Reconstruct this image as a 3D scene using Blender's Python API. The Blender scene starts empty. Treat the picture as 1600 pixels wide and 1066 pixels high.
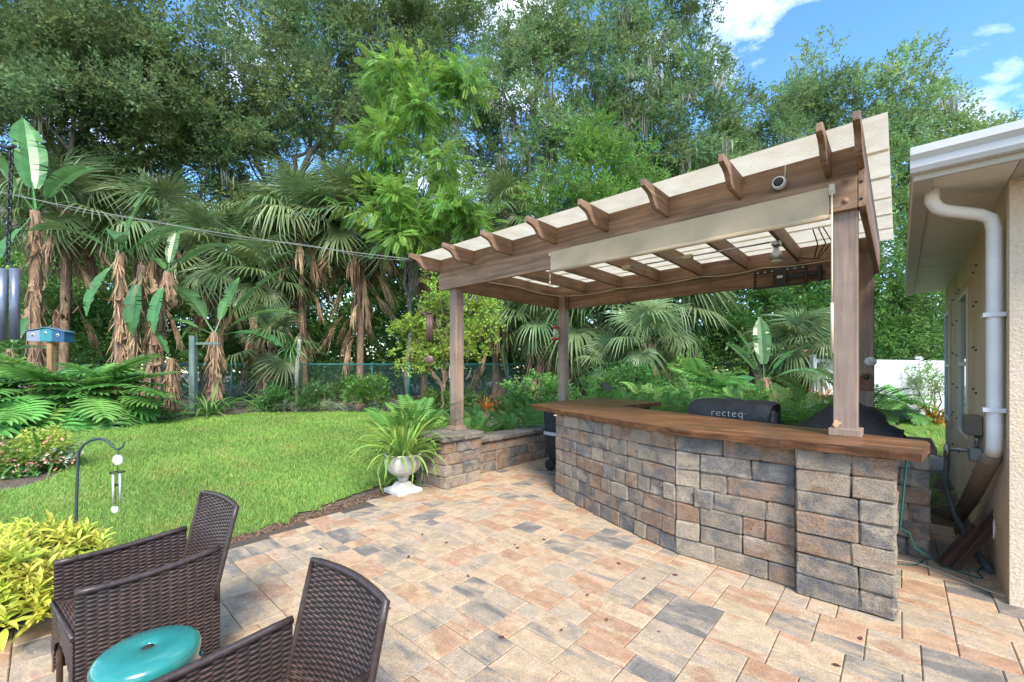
import bpy, bmesh, math, random
import numpy as np
from mathutils import Vector, Matrix

# ------------------------------------------------------------------ camera, sky, sun, exposure
F, CY, H = 666.0, 578.0, 1.54            # focal length and horizon row in photo pixels, eye height
sc = bpy.context.scene
col = sc.collection
random.seed(11)
rng = np.random.default_rng(11)
R = math.radians

cd = bpy.data.cameras.new('camera')
cam = bpy.data.objects.new('camera', cd)
col.objects.link(cam)
cam.location = (0, 0, H)
cam.rotation_euler = (R(90), 0, 0)
cd.sensor_fit = 'HORIZONTAL'
cd.sensor_width = 36
cd.lens = F / 1600 * 36
cd.shift_y = (CY - 533) / 1600
cd.clip_end = 600
cd.clip_start = 0.05
sc.camera = cam

SUN_AZ, SUN_EL = 166.0, 46.0             # clockwise from +Y (view direction), above horizon
w = bpy.data.worlds.new('World')
sc.world = w
w.use_nodes = True
nt = w.node_tree
nt.nodes.clear()
wo = nt.nodes.new('ShaderNodeOutputWorld')
bg = nt.nodes.new('ShaderNodeBackground')
sky = nt.nodes.new('ShaderNodeTexSky')
sky.sky_type = 'NISHITA'
sky.sun_disc = False
sky.sun_elevation = R(SUN_EL)
sky.sun_rotation = R(SUN_AZ)
sky.air_density = 1.0
sky.dust_density = 0.3
sky.ozone_density = 2.0
tc = nt.nodes.new('ShaderNodeTexCoord')
mp = nt.nodes.new('ShaderNodeMapping')
mp.inputs['Scale'].default_value = (1.0, 1.0, 2.2)
mp.inputs['Location'].default_value = (3.1, 2.2, 0.1)
nz = nt.nodes.new('ShaderNodeTexNoise')
nz.inputs['Scale'].default_value = 3.1
nz.inputs['Detail'].default_value = 9
nz.inputs['Roughness'].default_value = 0.58
nz.inputs['Distortion'].default_value = 0.25
cr = nt.nodes.new('ShaderNodeValToRGB')
cr.color_ramp.elements[0].position = 0.52
cr.color_ramp.elements[1].position = 0.80
mx = nt.nodes.new('ShaderNodeMix')
mx.data_type = 'RGBA'
mx.inputs['B'].default_value = (8.6, 8.7, 8.9, 1)
hs = nt.nodes.new('ShaderNodeHueSaturation')
hs.inputs['Saturation'].default_value = 1.22
hs.inputs['Value'].default_value = 1.0
nt.links.new(tc.outputs['Generated'], mp.inputs['Vector'])
nt.links.new(mp.outputs['Vector'], nz.inputs['Vector'])
nt.links.new(nz.outputs['Fac'], cr.inputs['Fac'])
nt.links.new(cr.outputs['Color'], mx.inputs['Factor'])
nt.links.new(sky.outputs['Color'], hs.inputs['Color'])
nt.links.new(hs.outputs['Color'], mx.inputs['A'])
nt.links.new(mx.outputs['Result'], bg.inputs['Color'])
nt.links.new(bg.outputs['Background'], wo.inputs['Surface'])
bg.inputs['Strength'].default_value = 0.15

sl = bpy.data.lights.new('sun', 'SUN')
sl.energy = 2.5
sl.angle = R(22)
sl.color = (1.0, 0.93, 0.82)
sun = bpy.data.objects.new('sun', sl)
col.objects.link(sun)
sd = Vector((math.sin(R(SUN_AZ)) * math.cos(R(SUN_EL)), math.cos(R(SUN_AZ)) * math.cos(R(SUN_EL)), math.sin(R(SUN_EL))))
sun.rotation_euler = sd.to_track_quat('Z', 'Y').to_euler()
sun.location = sd * 40

sc.view_settings.view_transform = 'Standard'
sc.view_settings.look = 'None'
sc.view_settings.gamma = 1
sc.view_settings.exposure = 1.5
sc.cycles.max_bounces = 6
sc.cycles.diffuse_bounces = 3
sc.cycles.transmission_bounces = 4
sc.cycles.transparent_max_bounces = 6
sc.cycles.use_denoising = True
sc.cycles.use_adaptive_sampling = True
sc.cycles.adaptive_threshold = 0.02

# ------------------------------------------------------------------ frames and pixel helpers
TH = -0.738
CU, SU = math.cos(TH), math.sin(TH)
P0 = Vector((-1.061, 6.175, 0))

def pg(u, v, z=0.0):
    """pergola frame (u along the front beam, v away from the patio) to world"""
    return Vector((P0.x + CU * u - SU * v, P0.y + SU * u + CU * v, z))

PF = Matrix.Translation(P0) @ Matrix.Rotation(TH, 4, 'Z')

def at(px, py, z=0.0):
    d = F * (H - z) / (py - CY)
    return Vector(((px - 800) / F * d, d, z))

def atd(px, py, d):
    return Vector(((px - 800) / F * d, d, H - (py - CY) / F * d))

def u_at(px, v=0.0):
    r = (px - 800) / F
    # P0.x+CU*u-SU*v = r*(P0.y+SU*u+CU*v)
    return (r * (P0.y + CU * v) - P0.x + SU * v) / (CU - r * SU)

def zu(px, py, v=0.0):
    u = u_at(px, v)
    d = pg(u, v).y
    return u, H - (py - CY) / F * d

# ------------------------------------------------------------------ objects
def tag(o, label=None, cat=None, group=None, kind=None):
    if label: o['label'] = label
    if cat: o['category'] = cat
    if group: o['group'] = group
    if kind: o['kind'] = kind
    return o

MW = {}
def empty(name, loc, rz=0.0, label=None, cat=None, group=None):
    o = bpy.data.objects.new(name, None)
    col.objects.link(o)
    o.location = loc
    o.rotation_euler = (0, 0, rz)
    o.empty_display_size = 0.1
    MW[o.name] = Matrix.Translation(Vector(loc)) @ Matrix.Rotation(rz, 4, 'Z')
    return tag(o, label, cat, group)

def link(name, me, parent=None, M=None):
    o = bpy.data.objects.new(name, me)
    col.objects.link(o)
    if parent is not None: o.parent = parent
    if M is not None: o.matrix_local = M
    MW[o.name] = (MW.get(parent.name, Matrix()) if parent is not None else Matrix()) @ (M if M is not None else Matrix())
    return o

def world_of(o):
    return MW.get(o.name, Matrix()) if o is not None else Matrix()

class MB:
    """collects faces in a frame; build() makes one mesh object from them"""
    def __init__(s, frame=None):
        s.v = []; s.f = []; s.fr = frame or Matrix(); s.sm = []
    def add(s, vs, fs, smooth=False):
        n = len(s.v)
        s.v += [tuple(p) for p in vs]
        s.f += [tuple(i + n for i in f) for f in fs]
        s.sm += [smooth] * len(fs)
        return s
    def box(s, x0, x1, y0, y1, z0, z1):
        vs = [(x, y, z) for z in (z0, z1) for y in (y0, y1) for x in (x0, x1)]
        return s.add(vs, [(0, 2, 3, 1), (4, 5, 7, 6), (0, 1, 5, 4), (2, 6, 7, 3), (0, 4, 6, 2), (1, 3, 7, 5)])
    def prism(s, poly, axis, a, b):
        """poly of 2D points extruded along axis ('x','y','z') from a to b"""
        def P(p, t):
            return {'x': (t, p[0], p[1]), 'y': (p[0], t, p[1]), 'z': (p[0], p[1], t)}[axis]
        n = len(poly)
        vs = [P(p, a) for p in poly] + [P(p, b) for p in poly]
        fs = [tuple(range(n - 1, -1, -1)), tuple(range(n, 2 * n))]
        fs += [(i, (i + 1) % n, n + (i + 1) % n, n + i) for i in range(n)]
        return s.add(vs, fs)
    def tube(s, pts, rad, seg=8, caps=True, sq=1.0):
        pts = [Vector(p) for p in pts]
        n = len(pts)
        rad = [rad] * n if not hasattr(rad, '__len__') else rad
        rings = []
        prev = None
        for i, p in enumerate(pts):
            t = (pts[min(i + 1, n - 1)] - pts[max(i - 1, 0)])
            if t.length < 1e-9: t = Vector((0, 0, 1))
            t.normalize()
            if prev is None:
                a = t.orthogonal().normalized() if abs(t.z) > .9 else t.cross(Vector((0, 0, 1))).normalized()
            else:
                a = (prev - t * prev.dot(t)).normalized()
            prev = a
            b = t.cross(a)
            rings.append([p + (a * math.cos(k * 2 * math.pi / seg) + b * math.sin(k * 2 * math.pi / seg) * sq) * rad[i] for k in range(seg)])
        vs = [q for r in rings for q in r]
        fs = []
        for i in range(n - 1):
            for k in range(seg):
                fs.append((i * seg + k, i * seg + (k + 1) % seg, (i + 1) * seg + (k + 1) % seg, (i + 1) * seg + k))
        s.add(vs, fs, True)
        if caps:
            s.f += [tuple(len(s.v) - n * seg + k for k in range(seg - 1, -1, -1)), tuple(len(s.v) - seg + k for k in range(seg))]
            s.sm += [False, False]
        return s
    def lathe(s, prof, c=(0, 0, 0), seg=24, mod=None):
        """prof: (radius, z) from bottom to top; mod(angle, i) scales the radius"""
        vs = []; fs = []
        n = len(prof)
        for i, (r, z) in enumerate(prof):
            for k in range(seg):
                a = k * 2 * math.pi / seg
                q = r * (mod(a, i) if mod else 1)
                vs.append((c[0] + q * math.cos(a), c[1] + q * math.sin(a), c[2] + z))
        for i in range(n - 1):
            for k in range(seg):
                fs.append((i * seg + k, i * seg + (k + 1) % seg, (i + 1) * seg + (k + 1) % seg, (i + 1) * seg + k))
        fs.append(tuple(range(seg - 1, -1, -1)))
        fs.append(tuple((n - 1) * seg + k for k in range(seg)))
        return s.add(vs, fs, True)
    def mesh(s, name, mat, inv=None, bevel=0, seg=1):
        M = (inv or Matrix()) @ s.fr
        me = bpy.data.meshes.new(name)
        me.from_pydata([M @ Vector(p) for p in s.v], [], s.f)
        me.polygons.foreach_set('use_smooth', s.sm)
        if bevel:
            bm = bmesh.new(); bm.from_mesh(me)
            es = [e for e in bm.edges if len(e.link_faces) == 2 and e.calc_face_angle(0) > 0.6]
            bmesh.ops.bevel(bm, geom=es, offset=bevel, segments=seg, affect='EDGES', clamp_overlap=True)
            bm.to_mesh(me); bm.free()
        me.materials.append(mat)
        me.update()
        return me
    def build(s, name, mat, parent=None, bevel=0, seg=1):
        inv = world_of(parent).inverted() if parent is not None else None
        return link(name, s.mesh(name, mat, inv, bevel, seg), parent)

def np_mesh(name, V, Fa, mat, cols=None, smooth=False):
    V = np.ascontiguousarray(V, dtype=np.float32).reshape(-1, 3)
    Fa = np.ascontiguousarray(Fa, dtype=np.int32)
    m, k = Fa.shape
    me = bpy.data.meshes.new(name)
    me.vertices.add(len(V)); me.vertices.foreach_set('co', V.ravel())
    me.loops.add(m * k); me.loops.foreach_set('vertex_index', Fa.ravel())
    me.polygons.add(m); me.polygons.foreach_set('loop_start', np.arange(0, m * k, k, dtype=np.int32))
    if smooth: me.polygons.foreach_set('use_smooth', np.ones(m, dtype=bool))
    me.update(calc_edges=True)
    if cols is not None:
        at_ = me.attributes.new('Col', 'FLOAT_COLOR', 'POINT')
        c = np.ones((len(V), 4), dtype=np.float32); c[:, :3] = cols
        at_.data.foreach_set('color', c.ravel())
    me.materials.append(mat)
    return me

# ------------------------------------------------------------------ materials
def mat_new(name):
    m = bpy.data.materials.new(name); m.use_nodes = True
    return m, m.node_tree, m.node_tree.nodes['Principled BSDF']

def N(t, ty, **kw):
    n = t.nodes.new(ty)
    for k, v in kw.items():
        if k in n.inputs: n.inputs[k].default_value = v
        else: setattr(n, k, v)
    return n

def ramp(t, fac, stops):
    r = t.nodes.new('ShaderNodeValToRGB')
    e = r.color_ramp.elements
    while len(e) < len(stops): e.new(0.5)
    for q, (p, c) in zip(e, stops):
        q.position = p; q.color = (*c, 1)
    t.links.new(fac, r.inputs['Fac'])
    return r.outputs['Color']

def mixc(t, fac, a, b, mode='MIX'):
    m = t.nodes.new('ShaderNodeMix'); m.data_type = 'RGBA'; m.blend_type = mode
    for s_, v in (('Factor', fac), ('A', a), ('B', b)):
        if isinstance(v, bpy.types.NodeSocket): t.links.new(v, m.inputs[s_])
        elif isinstance(v, (int, float)): m.inputs[s_].default_value = v
        else: m.inputs[s_].default_value = (*v, 1)
    return m.outputs['Result']

def noise(t, vec=None, scale=5, detail=4, rough=.55, dist=0):
    n = N(t, 'ShaderNodeTexNoise', Scale=scale, Detail=detail, Roughness=rough, Distortion=dist)
    if vec is not None: t.links.new(vec, n.inputs['Vector'])
    return n.outputs['Fac']

def coords(t, kind='Object', scale=(1, 1, 1), offset_by_random=False):
    c = t.nodes.new('ShaderNodeTexCoord')
    m = t.nodes.new('ShaderNodeMapping')
    m.inputs['Scale'].default_value = scale
    t.links.new(c.outputs[kind], m.inputs['Vector'])
    if offset_by_random:
        oi = t.nodes.new('ShaderNodeObjectInfo')
        ml = N(t, 'ShaderNodeMath', operation='MULTIPLY'); ml.inputs[1].default_value = 37.0
        t.links.new(oi.outputs['Random'], ml.inputs[0])
        t.links.new(ml.outputs[0], m.inputs['Location'])
    return m.outputs['Vector']

def bump(t, b, h, strength=.3, dist=.01):
    n = N(t, 'ShaderNodeBump', Strength=strength, Distance=dist)
    t.links.new(h, n.inputs['Height']); t.links.new(n.outputs['Normal'], b.inputs['Normal'])

def plain(name, c, rough=.6, var=.12, scale=12, bs=.15, metal=0, spec=.4, bd=.004):
    m, t, b = mat_new(name)
    v = coords(t)
    f = noise(t, v, scale, 5, .6)
    lo = tuple(x * (1 - var) for x in c); hi = tuple(min(1, x * (1 + var)) for x in c)
    t.links.new(ramp(t, f, [(.3, lo), (.7, hi)]), b.inputs['Base Color'])
    b.inputs['Roughness'].default_value = rough
    b.inputs['Metallic'].default_value = metal
    b.inputs['Specular IOR Level'].default_value = spec
    if bs: bump(t, b, noise(t, v, scale * 6, 4), bs, bd)
    return m

def wood(name, dark, light, axis, rough=.6, ring=9.0, blotch=None):
    m, t, b = mat_new(name)
    s_ = [ring * 3] * 3; s_['xyz'.index(axis)] = ring * .16
    v = coords(t, 'Object', s_, True)
    f = noise(t, v, 1.0, 6, .62, .4)
    c1 = ramp(t, f, [(.32, dark), (.5, tuple((a + q) / 2 for a, q in zip(dark, light))), (.68, light)])
    v2 = coords(t, 'Object', (1, 1, 1), True)
    f2 = noise(t, v2, 2.3, 4, .6)
    c2 = ramp(t, f2, [(.32, (.68, .68, .70)), (.62, (1.08, 1.04, 1.0))])
    c = mixc(t, 1.0, c1, c2, 'MULTIPLY')
    if blotch is not None:
        f3 = noise(t, v2, 3.7, 5, .65, .6)
        c = mixc(t, ramp(t, f3, [(.46, (0, 0, 0)), (.66, (1, 1, 1))]), c, blotch)
    t.links.new(c, b.inputs['Base Color'])
    b.inputs['Roughness'].default_value = rough
    b.inputs['Specular IOR Level'].default_value = .3
    bump(t, b, f, .35, .004)
    return m

def stone(name, pal, scale=3.0, rough=.85, stretch=(1, 1, 1), bstr=.6, speck=True, bd=.008, whiten=0.0):
    """pal: list of colours blended by a big streaky noise, offset per object"""
    m, t, b = mat_new(name)
    v = coords(t, 'Object', stretch, True)
    oi = t.nodes.new('ShaderNodeObjectInfo')
    f = noise(t, v, scale, 5, .6, .7)
    ad = N(t, 'ShaderNodeMath', operation='MULTIPLY_ADD')
    ad.inputs[1].default_value = 0.95
    sb = N(t, 'ShaderNodeMath', operation='SUBTRACT'); sb.inputs[1].default_value = .5
    t.links.new(oi.outputs['Random'], sb.inputs[0])
    t.links.new(sb.outputs[0], ad.inputs[0]); t.links.new(f, ad.inputs[2])
    n = len(pal)
    c = ramp(t, ad.outputs[0], [(0.02 + .90 * i / (n - 1), p) for i, p in enumerate(pal)])
    v0 = coords(t, 'Object', (1, 1, 1), True)
    g = noise(t, v0, 95, 4, .7)
    c = mixc(t, 1.0, c, ramp(t, g, [(.32, (.66, .66, .66)), (.5, (1, 1, 1)), (.68, (1.28, 1.26, 1.22))]), 'MULTIPLY')
    g2 = noise(t, v0, 13, 5, .65)
    c = mixc(t, 1.0, c, ramp(t, g2, [(.3, (.78, .78, .78)), (.65, (1.1, 1.09, 1.08))]), 'MULTIPLY')
    if whiten:
        g3 = noise(t, v0, 7, 5, .6)
        wf = ramp(t, g3, [(.5, (0, 0, 0)), (.75, (whiten,) * 3)])
        c = mixc(t, wf, c, (.44, .41, .37))
    t.links.new(c, b.inputs['Base Color'])
    b.inputs['Roughness'].default_value = rough
    b.inputs['Specular IOR Level'].default_value = .25
    mh = N(t, 'ShaderNodeMath', operation='ADD')
    t.links.new(g, mh.inputs[0]); t.links.new(g2, mh.inputs[1])
    bump(t, b, mh.outputs[0], bstr, bd)
    return m

def leafy(name, c, var=.35, trans=.35, attr=False, rough=.45, hue=.03, spec=.35):
    """leaf material: colour varies per object (and per leaf through the Col attribute)"""
    m, t, b = mat_new(name)
    oi = t.nodes.new('ShaderNodeObjectInfo')
    base = c
    h = N(t, 'ShaderNodeHueSaturation')
    mr = N(t, 'ShaderNodeMapRange'); mr.inputs['To Min'].default_value = 1 - var; mr.inputs['To Max'].default_value = 1 + var
    t.links.new(oi.outputs['Random'], mr.inputs['Value'])
    t.links.new(mr.outputs['Result'], h.inputs['Value'])
    mh = N(t, 'ShaderNodeMath', operation='MULTIPLY'); mh.inputs[1].default_value = 7.13
    fr = N(t, 'ShaderNodeMath', operation='FRACT')
    t.links.new(oi.outputs['Random'], mh.inputs[0]); t.links.new(mh.outputs[0], fr.inputs[0])
    m2 = N(t, 'ShaderNodeMapRange'); m2.inputs['To Min'].default_value = .5 - hue; m2.inputs['To Max'].default_value = .5 + hue
    t.links.new(fr.outputs[0], m2.inputs['Value']); t.links.new(m2.outputs['Result'], h.inputs['Hue'])
    if attr:
        a = N(t, 'ShaderNodeAttribute', attribute_name='Col')
        cc = mixc(t, 1.0, base, a.outputs['Color'], 'MULTIPLY')
        t.links.new(cc, h.inputs['Color'])
    else:
        v = coords(t, 'Object')
        f = noise(t, v, 4, 3)
        t.links.new(ramp(t, f, [(.3, tuple(x * .75 for x in base)), (.7, tuple(x * 1.2 for x in base))]), h.inputs['Color'])
    t.links.new(h.outputs['Color'], b.inputs['Base Color'])
    b.inputs['Roughness'].default_value = rough
    b.inputs['Specular IOR Level'].default_value = spec
    tr = N(t, 'ShaderNodeBsdfTranslucent')
    hc = N(t, 'ShaderNodeHueSaturation'); hc.inputs['Value'].default_value = 1.25; hc.inputs['Hue'].default_value = .485
    t.links.new(h.outputs['Color'], hc.inputs['Color'])
    t.links.new(hc.outputs['Color'], tr.inputs['Color'])
    mxs = N(t, 'ShaderNodeMixShader'); mxs.inputs[0].default_value = trans
    t.links.new(b.outputs[0], mxs.inputs[1]); t.links.new(tr.outputs[0], mxs.inputs[2])
    t.links.new(mxs.outputs[0], t.nodes['Material Output'].inputs['Surface'])
    return m

BR_D, BR_L = (.15, .090, .055), (.325, .21, .135)
M = {}
for ax in 'xyz':
    M['wood_' + ax] = wood('brown_stained_wood_' + ax, BR_D, BR_L, ax)
M['post'] = wood('weathered_post_wood', (.20, .145, .112), (.335, .25, .20), 'z')
M['slab'] = wood('live_edge_wood', (.055, .020, .010), (.33, .155, .075), 'x', .35, 9.0, (.10, .052, .03))
PAVC = [(.165, .150, .135), (.30, .25, .19), (.42, .315, .20), (.455, .345, .225), (.43, .28, .17), (.355, .21, .13), (.445, .34, .225), (.36, .29, .21)]
M['paver'] = stone('paver_concrete', PAVC,
                   2.6, .8, (1, 2.6, 1), .45, True, .004, .18)
M['block'] = stone('tumbled_wall_stone', [(.145, .140, .138), (.285, .235, .18), (.36, .285, .207), (.26, .162, .108), (.34, .228, .155), (.175, .163, .155), (.39, .32, .24)],
                   5.5, .88, (1, 1, 1.3), 1.0, True, .016, .30)
M['cap'] = stone('cap_stone', [(.09, .088, .085), (.19, .168, .142), (.14, .125, .108), (.23, .20, .165)], 5, .88, (1, 1, 1), .9, True, .012, .15)
M['core'] = plain('dark_joint_mortar', (.028, .025, .022), .95)
M['sand'] = plain('joint_sand', (.075, .06, .045), .95, .3, 30)
M['white'] = plain('white_paint', (.58, .575, .56), .45, .04, 3, .05)
M['vinyl'] = plain('white_vinyl', (.62, .62, .62), .4, .04, 3, .04)
M['alu'] = plain('pale_aluminium_trim', (.47, .43, .36), .5, .05, 3, .04)
M['black'] = plain('black_metal', (.018, .018, .02), .45, .2, 20, .05)
M['steel'] = plain('galvanised_steel', (.42, .44, .46), .4, .15, 20, .05, .7)
M['cream'] = plain('cream_plastic', (.52, .45, .31), .5, .05, 8, .03)
M['greencoat'] = plain('green_coated_steel', (.015, .13, .12), .45, .2, 15, .05)
# ------------------------------------------------------------------ ground, lawn, patio
def soil_mat():
    m, t, b = mat_new('mulch_soil')
    v = coords(t)
    f = noise(t, v, 22, 6, .7); g = noise(t, v, 1.3, 4)
    c = ramp(t, f, [(.3, (.045, .032, .024)), (.5, (.115, .085, .064)), (.72, (.21, .17, .13))])
    c = mixc(t, 1.0, c, ramp(t, g, [(.3, (.7, .7, .7)), (.7, (1.25, 1.2, 1.1))]), 'MULTIPLY')
    t.links.new(c, b.inputs['Base Color']); b.inputs['Roughness'].default_value = .95
    bump(t, b, f, .8, .03)
    return m
M['soil'] = soil_mat()

def turf_mat():
    m, t, b = mat_new('lawn_turf')
    v = coords(t)
    f = noise(t, v, 60, 5, .7); g = noise(t, v, .9, 4)
    c = ramp(t, f, [(.3, (.07, .12, .025)), (.55, (.13, .21, .045)), (.75, (.19, .25, .06))])
    c = mixc(t, 1.0, c, ramp(t, g, [(.3, (.85, .9, .8)), (.7, (1.15, 1.1, 1.1))]), 'MULTIPLY')
    t.links.new(c, b.inputs['Base Color']); b.inputs['Roughness'].default_value = .9
    bump(t, b, f, .8, .02)
    return m
M['turf'] = turf_mat()

gm = MB(); gm.add([(-160, -40, -.035), (160, -40, -.035), (160, 260, -.035), (-160, 260, -.035)], [(0, 1, 2, 3)])
ground = gm.build('ground', M['soil']); tag(ground, kind='structure')

def inside(poly, x, y):
    """vectorised point in polygon"""
    x = np.asarray(x); y = np.asarray(y)
    r = np.zeros(x.shape, bool)
    n = len(poly)
    for i in range(n):
        (x0, y0), (x1, y1) = poly[i], poly[(i + 1) % n]
        c = ((y0 > y) != (y1 > y)) & (x < (x1 - x0) * (y - y0) / (y1 - y0 + 1e-12) + x0)
        r ^= c
    return r

def gpx(*pts):
    return [tuple(at(a, b)[:2]) for a, b in pts]

LAWN = gpx((700, 722), (640, 748), (590, 757), (545, 771), (490, 795), (430, 816), (360, 841), (300, 866)) + \
    [(-2.85, 3.3), (-3.4, 3.05), (-5.2, 3.3), (-9.5, 4.4)] + \
    gpx((-200, 745), (-60, 772), (25, 762), (75, 748), (112, 728), (122, 708), (105, 692), (60, 683), (-60, 684), (-260, 690), (-260, 676)) + \
    gpx((0, 671), (120, 667), (230, 659), (330, 651), (400, 646), (480, 644), (600, 643), (700, 643))
def ragged(P_, i0, i1, st=.09, jit=.10, seed=4):
    qq = random.Random(seed); o = []
    for i in range(len(P_)):
        a_, b_ = P_[i], P_[(i + 1) % len(P_)]
        o.append(a_)
        if i0 <= i < i1:
            n_ = int(math.hypot(b_[0] - a_[0], b_[1] - a_[1]) / st)
            for k in range(1, n_):
                o.append((a_[0] + (b_[0] - a_[0]) * k / n_ + qq.uniform(-jit, jit), a_[1] + (b_[1] - a_[1]) * k / n_ + qq.uniform(-jit, jit)))
    return o
LAWN = ragged(LAWN, 0, 8)
LAWN_B = gpx((1436, 700), (1472, 712), (1500, 668), (1560, 660), (1560, 654), (1430, 654), (1400, 668))

def sheet(name, poly, z, mat, step=.35, amp=.012):
    me = bpy.data.meshes.new(name)
    bm = bmesh.new()
    vs = [bm.verts.new((x, y, z)) for x, y in poly]
    bm.faces.new(vs)
    bmesh.ops.triangulate(bm, faces=bm.faces[:])
    bm.normal_update()
    for f in bm.faces:
        if f.normal.z < 0: f.normal_flip()
    bm.to_mesh(me); bm.free()
    me.materials.append(mat)
    return link(name, me)
lawn = sheet('lawn', LAWN, -.02, M['turf']); tag(lawn, kind='structure')
lawn2 = sheet('lawn', LAWN_B, -.02, M['turf']); tag(lawn2, kind='structure')

# patio outline in the pergola frame (u, v)
PATIO = [(.02, 2.7), (.03, -.30), (.28, -1.13), (.42, -1.85), (.52, -2.53), (.60, -2.95), (.72, -3.7), (.40, -4.1),
         (-.9, -4.4), (-1.2, -6.2), (2.0, -7.5), (6.2, -7.0), (6.35, -2.0), (6.35, .85), (5.9, .85), (5.9, 2.0), (5.3, 2.1), (5.2, 2.7)]
pb = MB(PF); pb.add([(a, b, -.007) for a, b in PATIO], [tuple(range(len(PATIO)))])
patio = pb.build('patio', M['sand'])
tag(patio, kind='structure')

UNIT = .0762
PM = {}
def paver_mesh(a, b):
    k = (a, b)
    if k not in PM:
        g = .0017
        x, y = a * UNIT / 2 - g, b * UNIT / 2 - g
        c = .005
        vs = []
        for (ix, iy, z) in ((x, y, -.03), (x, y, -c), (x - c, y - c, 0)):
            vs += [(-ix, -iy, z), (ix, -iy, z), (ix, iy, z), (-ix, iy, z)]
        fs = [(8, 9, 10, 11)]
        for r_ in (0, 4):
            for i in range(4):
                fs.append((r_ + i, r_ + (i + 1) % 4, r_ + 4 + (i + 1) % 4, r_ + 4 + i))
        me = bpy.data.meshes.new('paver'); me.from_pydata(vs, [], fs); me.materials.append(M['paver']); me.update()
        PM[k] = me
    return PM[k]

pav = []
v = -7.4
r_ = random.Random(5)
row = 0
while v < 2.75:
    u = -1.3 + r_.choice([0, .0762, .1524])
    while u < 6.4:
        L_ = r_.choice([2, 3, 3, 3, 4, 4])
        sp = r_.choice([(3, 2), (2, 3)])
        if L_ == 2 and r_.random() < .4: sp = (5,) if False else sp
        vv = v
        for b in sp:
            pav.append((u + L_ * UNIT / 2, vv + b * UNIT / 2, L_, b))
            vv += b * UNIT
        u += L_ * UNIT
    v += 5 * UNIT
    row += 1

ins = []
for (uu, vv, a, b) in pav:
    ok = True
    for dx in (-.38, .38):
        for dy in (-.38, .38):
            if not inside(PATIO, np.array([uu + dx * a * UNIT]), np.array([vv + dy * b * UNIT]))[0]: ok = False
    if not ok: continue
    p = pg(uu, vv)
    if p.y < 1.3: continue
    px, py = 800 + F * p.x / p.y, CY + F * H / p.y
    if px < -120 or px > 1720 or py > 1180: continue
    # under the bar, the kitchen counter or the planter nothing shows
    if 3.7 < uu < 4.8 and -.14 < vv < .0: continue
    if 2.8 < uu < 5.0 and 1.08 < vv < 1.56: continue
    ins.append((p.y, uu, vv, a, b, px, py))
def seen(q):
    return 0 <= q[5] <= 1600 and q[6] <= 1066
ins.sort(key=lambda q: (not seen(q), q[0]))
rest_v = []; rest_f = []
MIp = world_of(patio)
for i, (d, uu, vv, a, b, px, py) in enumerate(ins):
    w_ = pg(uu, vv, r_.uniform(-.0018, .0018))
    Mx = Matrix.Translation(w_) @ Matrix.Rotation(TH + r_.choice([0, math.pi]) + r_.uniform(-.006, .006), 4, 'Z') @ Matrix.Rotation(r_.uniform(-.004, .004), 4, 'X')
    if i < 300:
        link('paver', paver_mesh(a, b), patio, Mx)
    else:
        me = paver_mesh(a, b)
        n = len(rest_v)
        rest_v += [tuple(Mx @ q.co) for q in me.vertices]
        rest_f += [tuple(n + k for k in f.vertices) for f in me.polygons]
# pavers beyond the nearest 300, joined; each island keeps its own tint through a face attribute
def paver_far_mat():
    m = stone('paver_concrete_far', PAVC,
              2.6, .8, (1, 2.6, 1), .45, True, .004, .18)
    t = m.node_tree
    for n in list(t.nodes):
        if n.type == 'OBJECT_INFO':
            a = N(t, 'ShaderNodeAttribute', attribute_name='rnd')
            for l in list(t.links):
                if l.from_node == n:
                    to = l.to_socket; t.links.remove(l); t.links.new(a.outputs['Fac'], to)
    return m
if rest_v:
    me = bpy.data.meshes.new('distant_pavers'); me.from_pydata(rest_v, [], rest_f)
    a_ = me.attributes.new('rnd', 'FLOAT', 'FACE')
    rr = np.repeat(np.random.default_rng(3).random(len(rest_f) // 9), 9).astype(np.float32)
    a_.data.foreach_set('value', rr)
    me.materials.append(paver_far_mat()); me.update()
    tag(link('distant_pavers', me, patio), kind='stuff')

# ------------------------------------------------------------------ pergola
D = 2.84; LP = 4.762; ZB = 2.682; ZT = 2.922; ZR = 2.95; ZRT = 3.134
per = empty('pergola', pg(0, 0), TH, 'brown wooden pergola with scalloped rafters and corrugated cream roof over the bar', 'pergola')
def pbox(name, u0, u1, v0, v1, z0, z1, mat, par=per, bev=.004):
    return MB(PF).box(u0, u1, v0, v1, z0, z1).build(name, M[mat], par, bev)
pbox('beam', 0, 4.72, 0, .04, ZB, ZT, 'wood_x')
pbox('beam', .10, 4.72, D - .04, D, ZB, ZT, 'wood_x')
pbox('beam', .15, .19, .043, D - .043, ZB + .002, ZT - .002, 'wood_y')
pbox('beam', 4.723, 4.763, -.002, D + .002, ZB + .002, ZT + .03, 'wood_y')
pbox('blocking_board', .0, 4.722, .022, .058, ZT + .003, ZRT - .002, 'wood_x')
pbox('blocking_board', .0, 4.722, D - .058, D - .022, ZT + .003, ZRT - .002, 'wood_x')
RU = [-.017, .70, 1.40, 2.08, 2.727, 3.353, 3.963, 4.555, 4.742]
prof0 = [(-.49, ZRT), (-.49, ZRT - .055), (-.455, ZRT - .068), (-.41, ZRT - .074), (-.365, ZRT - .090), (-.33, ZRT - .118), (-.305, ZRT - .148), (-.285, ZRT - .168), (-.262, ZRT - .174), (-.255, ZR)]
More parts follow.
